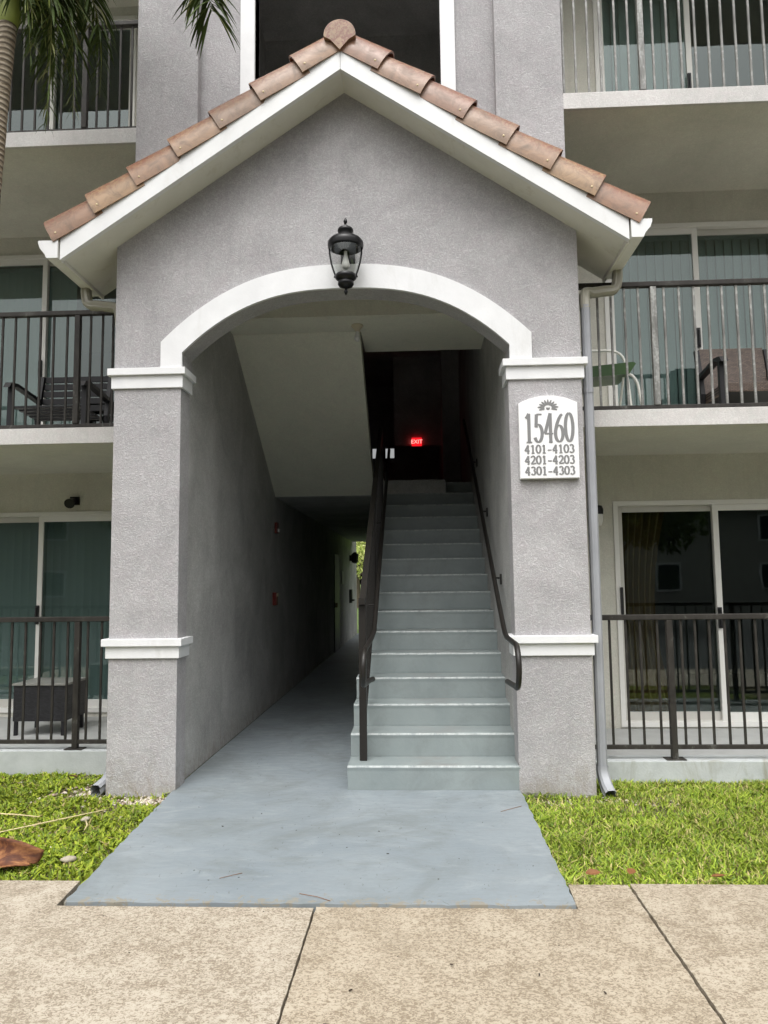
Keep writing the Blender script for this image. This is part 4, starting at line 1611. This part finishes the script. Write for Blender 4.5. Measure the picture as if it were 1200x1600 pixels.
# pebbles
def pebbles(name, label, n_, fx):
    ico = bmesh.new()
    bmesh.ops.create_icosphere(ico, subdivisions=1, radius=1)
    bv = np.array([v.co for v in ico.verts])
    bf = np.array([[v.index for v in f.verts] for f in ico.faces])
    ico.free()
    VV, FF, TT = [], [], []
    for i in range(n_):
        x, y, s_ = fx()
        sc3 = np.array([rng.uniform(.7, 1.4), rng.uniform(.7, 1.3), rng.uniform(.4, .7)]) * s_
        v = bv * (1 + rng.uniform(-.18, .18, (len(bv), 1))) * sc3
        a = rng.uniform(0, 6.28)
        v = np.stack([v[:, 0] * np.cos(a) - v[:, 1] * np.sin(a) + x, v[:, 0] * np.sin(a) + v[:, 1] * np.cos(a) + y, v[:, 2] - .042], 1)
        FF.append(bf + len(VV) * len(bv))
        VV.append(v)
        c = np.array([(.50, .45, .38), (.40, .36, .30), (.58, .52, .42), (.34, .25, .2)][rng.integers(4)]) * rng.uniform(.8, 1.15)
        TT.append(np.tile(c, (len(bv), 1)))
    o = soup(name, np.concatenate(VV), np.concatenate(FF), np.concatenate(TT), 'stone')
    return tag(o, label, 'pebbles', kind='stuff')


def px_left():
    r_ = rng.uniform()
    if r_ < .45:
        return -1.45 + rng.normal(0, .12), -.13 + rng.normal(0, .06), rng.uniform(.006, .016)
    if r_ < .7:
        return -2.0 + rng.normal(0, .16), .08 + rng.normal(0, .12), rng.uniform(.006, .018)
    return rng.uniform(-3.4, -1.35), rng.uniform(-1.5, .5), rng.uniform(.006, .02)


pebbles('pebbles', 'pale pebbles scattered in the left lawn by the pillar', 420, px_left)
pebbles('pebbles', 'small stones along the bare strip by the right pillar', 120, lambda: (rng.uniform(1.3, 2.3), -.12 + rng.normal(0, .06), rng.uniform(.004, .011)))

for nm, lab, c, rz_, s_ in (('stone', 'pale flat stone in the clover near the walkway edge', (-1.44, -1.30), .4, .030), ('stone', 'tan stone in the clover left of the drain pipe', (-1.66, -.60), 1.1, .026)):
    bm = bmesh.new()
    bmesh.ops.create_icosphere(bm, subdivisions=2, radius=1)
    for v in bm.verts:
        v.co = Vector((v.co.x * s_ * 1.4, v.co.y * s_, v.co.z * s_ * .6)) * (1 + random.uniform(-.12, .12))
    me = bpy.data.meshes.new('stone')
    bm.to_mesh(me)
    bm.free()
    o = link('stone', me, 'dullstone', None, True, (c[0], c[1], -.022), (0, 0, rz_))
    tag(o, lab, 'stone')

# curled dry palm sheath
sv, sf = [], []
NU, NV = 26, 14
for i in range(NU + 1):
    t = i / NU
    for j in range(NV + 1):
        u_ = j / NV * 2 - 1
        wid = .030 + .115 * min(1, (t / .45)) ** 1.3 * (1 - .35 * max(0, t - .7))
        wid *= 1 + .10 * math.sin(17 * t + 2 * u_) + random.uniform(-.05, .05)
        x = .46 * t + .02 * math.sin(3 * u_)
        yv = wid * u_ * (1.0 if u_ > 0 else .72) + .02 * math.sin(5 * t)
        zv = .012 + .030 * math.sin(math.pi * min(1, t * 1.2)) + .02 * u_ * u_ + .008 * math.sin(9 * t + 4 * u_)
        if u_ < 0:
            lift = (-u_) ** 1.6
            zv += .135 * lift * math.sin(math.pi * min(1, .18 + .75 * t)) ** 1.5
            yv += .05 * lift * lift * math.sin(math.pi * t)
            if t < .45:
                x -= .06 * lift * (.45 - t) / .45
        else:
            zv -= .012 * u_
        sv.append((x, yv, zv))
for i in range(NU):
    for j in range(NV):
        a = i * (NV + 1) + j
        sf.append((a, a + 1, a + NV + 2, a + NV + 1))
sh_ = B().raw(sv, sf).done('palm_sheath', 'sheath', None, True, (-1.60, -1.38, -.030), (0, 0, R(198)))
sh_.scale = (.82, .82, .82)
md = sh_.modifiers.new('thickness', 'SOLIDIFY')
md.thickness = .005
tag(sh_, 'curled brown dry palm sheath lying on the left lawn', 'leaf')

for lab, a, b_ in (('long pale dry stalk lying on the left lawn', (-2.08, -.88), (-1.60, -.42)), ('pale dry stalk at the left edge of the lawn', (-2.35, -.50), (-1.98, -.58)), ('short dry twig near the middle of the left lawn', (-1.63, -.66), (-1.56, -.84))):
    mid = ((a[0] + b_[0]) / 2 + .02, (a[1] + b_[1]) / 2 - .015)
    tag(B().tube([(a[0], a[1], -.016), (mid[0], mid[1], -.008), (b_[0], b_[1], -.014)], [.004, .005, .003], 6).done('dry_stalk', 'straw', None, True), lab, 'stalk')


def leaf(label, x, y, z, s_, rz_, mat):
    vs, fs = [], []
    for i in range(9):
        t = i / 8
        w_ = s_ * .32 * math.sin(math.pi * t) ** .8
        for q in (-1, 0, 1):
            vs.append((s_ * (t - .5), w_ * q, .25 * s_ * (t - .5) ** 2 + .12 * s_ * abs(q) * math.sin(math.pi * t)))
    for i in range(8):
        for q in range(2):
            a = i * 3 + q
            fs.append((a, a + 1, a + 4, a + 3))
    o = B().raw(vs, fs).done('fallen_leaf', mat, None, True, (x, y, z), (R(random.uniform(-15, 15)), R(random.uniform(-10, 10)), rz_))
    return tag(o, label, 'leaf')


leaf('dark brown fallen leaf at the lawn edge beside the walkway', 1.40, -1.56, .015, .085, .3, 'deadleaf')
leaf('tan fallen leaf at the lawn edge near the sidewalk joint', 1.60, -1.53, .012, .07, 1.0, 'deadleaf')
leaf('reddish fallen leaf at the lawn edge farther right', 2.02, -1.58, .01, .085, .1, 'deadleaf')
leaf('small dark leaf on the clover by the left porch kerb', -2.22, .42, -.01, .075, .2, 'deadleaf')

dbm = B()
for i in range(70):
    if i < 34:
        x, y, z = rng.uniform(-1.0, 1.15), rng.uniform(-1.8, -.05), .0008
    elif i < 62:
        x, y, z = rng.uniform(-1.6, 2.2), rng.uniform(-2.9, -1.95), -.0085
    else:
        x, y, z = rng.uniform(-1.1, -.1), rng.uniform(.1, 1.4), .0008
    s_ = rng.choice([.0025, .004, .007], p=[.55, .33, .12])
    dbm.box(-s_, s_, -s_ * .4, s_ * .4, 0, s_ * .35, 0, Matrix.Translation((x, y, z)) @ Matrix.Rotation(rng.uniform(0, 3.1), 4, 'Z'))
tag(dbm.done('leaf_litter', 'litter'), 'tiny dark specks of leaf litter on the paving', 'litter', kind='stuff')
for lab, a, b_ in (('thin brown twig on the walkway near its front edge', (-.50, -1.62), (-.40, -1.55)), ('thin twig on the walkway by the right lawn', (1.05, -.50), (1.20, -.38)), ('thin twig lying along the walkway front edge', (-.06, -1.80), (.10, -1.88))):
    tag(B().tube([(a[0], a[1], .003), ((a[0] + b_[0]) / 2 + .01, (a[1] + b_[1]) / 2, .006), (b_[0], b_[1], .003)], .0014, 5).done('twig', 'deadleaf', None, True), lab, 'twig')

# ================================================================== PALM
pal = thing('palm_tree', 'slender ringed palm with drooping fronds at the left edge', 'tree', (-2.62, -.46, -.05))
tp = []
tr_ = []
for i in range(90):
    t = i / 89
    z = -.06 + t * 5.72
    tp.append((-2.64 + .22 * t ** 2.2 + .02 * math.sin(5 * t), -.46 - .04 * t, z))
    tr_.append((.085 - .022 * t) * (1 + random.uniform(-.02, .05)))
B().tube(tp, tr_, 16).done('trunk', 'bark', pal, True)
CT = Vector(tp[-1])
B().tube([CT + Vector((0, 0, -.02)), CT + Vector((.003, 0, .04)), CT + Vector((.008, 0, .2)), CT + Vector((.012, 0, .45)), CT + Vector((.014, 0, .62))], [.066, .085, .078, .058, .035], 16).done('crownshaft', 'shaft', pal, True)


def frond(p0, p1, p2, p3, nl, ll, green, hang=.8, twist=0.0, tip=.35, fan=0.0):
    pts_ = bez(p0, p1, p2, p3, 40)
    V, F, T = [], [], []
    # rachis
    for i in range(39):
        a, b_ = pts_[i], pts_[i + 1]
        r0 = .014 * (1 - i / 42)
        d = (b_ - a).normalized()
        sd = d.cross(Vector((0, 0, 1)))
        if sd.length < .05:
            sd = Vector((1, 0, 0))
        sd.normalize()
        up_ = sd.cross(d)
        base = len(V)
        for q in (a, b_):
            V += [q + sd * r0, q + up_ * r0, q - sd * r0, q - up_ * r0]
        for q in range(4):
            F.append((base + q, base + (q + 1) % 4, base + 4 + (q + 1) % 4, base + 4 + q))
        T += [(.20, .22, .06)] * 8
    for i in range(nl):
        t = .10 + .90 * (i / nl if nl < 100 else (i / nl) ** .6)
        fi = t * 38.9
        a = pts_[int(fi)].lerp(pts_[min(39, int(fi) + 1)], fi % 1)
        d = (pts_[min(39, int(fi) + 1)] - pts_[max(0, int(fi) - 1)]).normalized()
        sd = d.cross(Vector((0, 0, 1)))
        if sd.length < .12:
            sd = Vector((math.sin(twist), math.cos(twist), 0))
        if fan:
            ph = random.uniform(-fan, fan)
            sd = Vector((math.cos(ph), math.sin(ph), 0))
        sd.normalize()
        L_ = ll * max(tip if t > .5 else .5, .55 + .6 * math.sin(math.pi * min(1, t * .85 + .1)) - (.3 if t > .8 else 0)) * random.uniform(.85, 1.12)
        for s in (-1, 1):
            fw_ = d * random.uniform(.55, .9) + sd * s * random.uniform(.55, .95)
            fw_.normalize()
            p = a.copy()
            wd = L_ * random.uniform(.050, .072)
            col = np.array(green) * random.uniform(.55, 1.45)
            if random.random() < .12:
                col = np.array((.24, .25, .10)) * random.uniform(.8, 1.1)
            base = len(V)
            seg = 5
            dr = fw_.copy()
            for q in range(seg + 1):
                tt = q / seg
                nm = dr.cross(Vector((0, 0, 1)))
                if nm.length < .1:
                    nm = sd.copy()
                nm.normalize()
                ww = wd * (math.sin(math.pi * (.12 + .86 * tt)) + .06) * .5
                fold = dr.cross(nm).normalized() * ww * .5
                V += [p + nm * ww + fold, p.copy(), p - nm * ww + fold]
                T += [tuple(col)] * 3
                p = p + dr * (L_ / seg)
                dr = (dr + Vector((0, 0, -hang * random.uniform(.25, .42)))).normalized()
            for q in range(seg):
                b0 = base + q * 3
                F += [(b0, b0 + 1, b0 + 4, b0 + 3), (b0 + 1, b0 + 2, b0 + 5, b0 + 4)]
    return soup('frond', [tuple(v) for v in V], F, T, 'blade', pal)


C0 = CT + Vector((.012, 0, .55))
G = (.055, .085, .018)
frond(C0, C0 + Vector((.30, -.05, .75)), C0 + Vector((1.30, -.05, .85)), Vector((-.90, -.53, 5.64)), 150, .44, G, .55, .9, tip=.8, fan=.9)
frond(C0, C0 + Vector((.15, .15, .25)), C0 + Vector((.42, .22, .05)), CT + Vector((.40, .22, -.62)), 64, .34, G, .9, .5, fan=1.2)
frond(C0, C0 + Vector((.06, -.12, .25)), C0 + Vector((.22, -.25, .15)), CT + Vector((.24, -.10, -.40)), 64, .34, G, .9, 1.2, fan=1.2)
frond(C0, C0 + Vector((.2, .3, .4)), C0 + Vector((.55, .5, .25)), CT + Vector((.50, .45, -.30)), 64, .34, G, .9, .2, fan=1.2)
frond(C0, C0 + Vector((-.3, .2, .6)), C0 + Vector((-1.0, .3, .6)), CT + Vector((-1.5, .3, -.1)), 46, .36, G)
frond(C0, C0 + Vector((-.2, -.3, .6)), C0 + Vector((-.7, -.9, .6)), CT + Vector((-.9, -1.2, -.1)), 46, .36, G)
frond(C0, C0 + Vector((.1, -.4, .7)), C0 + Vector((.3, -1.1, .8)), CT + Vector((.4, -1.7, .2)), 46, .36, G)
frond(C0, C0 + Vector((.0, .1, .7)), C0 + Vector((.1, .3, 1.1)), CT + Vector((.2, .5, 1.7)), 46, .34, G)
frond(C0, C0 + Vector((.16, .05, .2)), C0 + Vector((.36, .05, .0)), CT + Vector((.30, .02, -.75)), 60, .34, G, .9, .9, fan=1.2)
frond(C0, C0 + Vector((.12, .25, .15)), C0 + Vector((.22, .35, .0)), CT + Vector((.15, .30, -.65)), 60, .34, G, .9, .1, fan=1.2)
# hanging flower stalks below the crown
for q in range(12):
    a = random.uniform(-.9, .9)
    e = CT + Vector((.10 + .26 * abs(math.cos(a)) * random.uniform(.4, 1.3), .28 * math.sin(a), random.uniform(-.12, .12)))
    B().tube(bez(CT + Vector((.05, 0, .10)), CT + Vector((.12, .1 * math.sin(a), .30)), e + Vector((0, 0, .28)), e, 12), .0045, 5).done('flower_stalk', 'shaft', pal, True)

# ================================================================== BEYOND: trees at the far end and across the lot
def leaf_cloud(centres, n_, size, pal_):
    V, F, T = [], [], []
    cs = np.array([c[:3] for c in centres])
    rs = np.array([c[3] for c in centres])
    pick = rng.choice(len(cs), n_, p=rs ** 2 / (rs ** 2).sum())
    d = rng.normal(size=(n_, 3))
    d /= np.linalg.norm(d, axis=1)[:, None]
    rad = rs[pick] * rng.uniform(.55, 1.05, n_)
    P = cs[pick] + d * rad[:, None] * np.array([1, 1, .8])
    a = rng.normal(size=(n_, 3))
    a /= np.linalg.norm(a, axis=1)[:, None]
    b_ = np.cross(a, rng.normal(size=(n_, 3)))
    b_ /= np.linalg.norm(b_, axis=1)[:, None]
    s_ = size * rng.uniform(.6, 1.3, (n_, 1))
    V = np.stack([P - a * s_, P + b_ * s_ * .45, P + a * s_, P - b_ * s_ * .45], 1).reshape(-1, 3)
    F = np.arange(n_ * 4).reshape(-1, 4)
    T = np.repeat(np.array(pal_)[rng.integers(len(pal_), size=n_)] * rng.uniform(.7, 1.3, (n_, 1)), 4, 0)
    return V, F, T


def tree(label, x, y, h, r_, n_, pal_, size=.16):
    t = thing('tree', label, 'tree', (x, y, -.16), 'trees away from the building')
    bm = B().tube([(x, y, -.2), (x + .05, y, h * .25), (x - .05, y + .05, h * .5), (x, y, h * .72)], [.2, .15, .12, .07], 10)
    cl = []
    for i in range(9):
        a = i * 2.4
        q = (x + math.cos(a) * r_ * .6, y + math.sin(a) * r_ * .6, h * (.55 + .05 * (i % 5)))
        bm.tube([(x, y, h * (.35 + .03 * i)), ((x + q[0]) / 2, (y + q[1]) / 2, (q[2] + h * .45) / 2 + .2), q], [.07, .05, .025], 6)
        cl.append((*q, r_ * random.uniform(.42, .62)))
    cl.append((x, y, h * .85, r_ * .6))
    bm.done('trunk', 'treebark', t, True)
    V, F, T = leaf_cloud(cl, n_, size, pal_)
    soup('crown', V, F, T, 'blade', t)


GP = [(.07, .11, .025), (.10, .15, .03), (.13, .18, .035), (.05, .08, .02)]
tree('leafy tree seen through the far end of the passage', -3.4, 42.0, 5.0, 3.4, 3600, [(.44, .50, .14), (.55, .58, .22), (.32, .40, .10)], .15)
tree('round leafy tree reflected in the right ground-floor glass', 7.5, -17.0, 6.5, 2.8, 5000, GP, .2)
tree('tall leafy tree reflected in the left ground-floor glass', -9.0, -19.0, 7.5, 3.0, 5000, GP, .2)
tree('leafy tree across the lot reflected in the left second-floor glass', -5.0, -22.0, 8.5, 3.0, 4000, GP, .22)

hs_ = thing('neighbour_house', 'pale house with dark hipped roof reflected in the ground-floor glass', 'house', (0, -26, -.15))
for hx0, hx1, hh in ((-30, -8.2, 8.4), (-8, 9.5, 8.4), (10, 30, 4.6)):  # the two tall blocks are raised to cut low sky light into the stairs
    B().box(hx0, hx1, -38, -26, -.16, hh).done('wall', 'hwall', hs_)
    B().raw([(hx0 - .09, -38.5, hh), (hx1 + .09, -38.5, hh), (hx1 + .09, -25.5, hh), (hx0 - .09, -25.5, hh), (hx0 + 4, -33, hh + 2), (hx1 - 4, -33, hh + 2)],
            [(0, 1, 5, 4), (1, 2, 5), (2, 3, 4, 5), (3, 0, 4), (3, 2, 1, 0)]).done('roof', 'hroof', hs_)
    for q in range(4):
        xx = hx0 + 1.5 + q * (hx1 - hx0 - 3) / 3.6
        for wz in (.9, 3.1) if hh < 5 else (.9, 3.7, 6.4):
            f_ = B().box(xx, xx + 1.2, -25.999, -25.94, wz, wz + 1.3).done('window', 'band', hs_)
            B().box(xx + .1, xx + 1.1, -25.9399, -25.92, wz + .1, wz + 1.2).done('pane', 'hglass', f_)
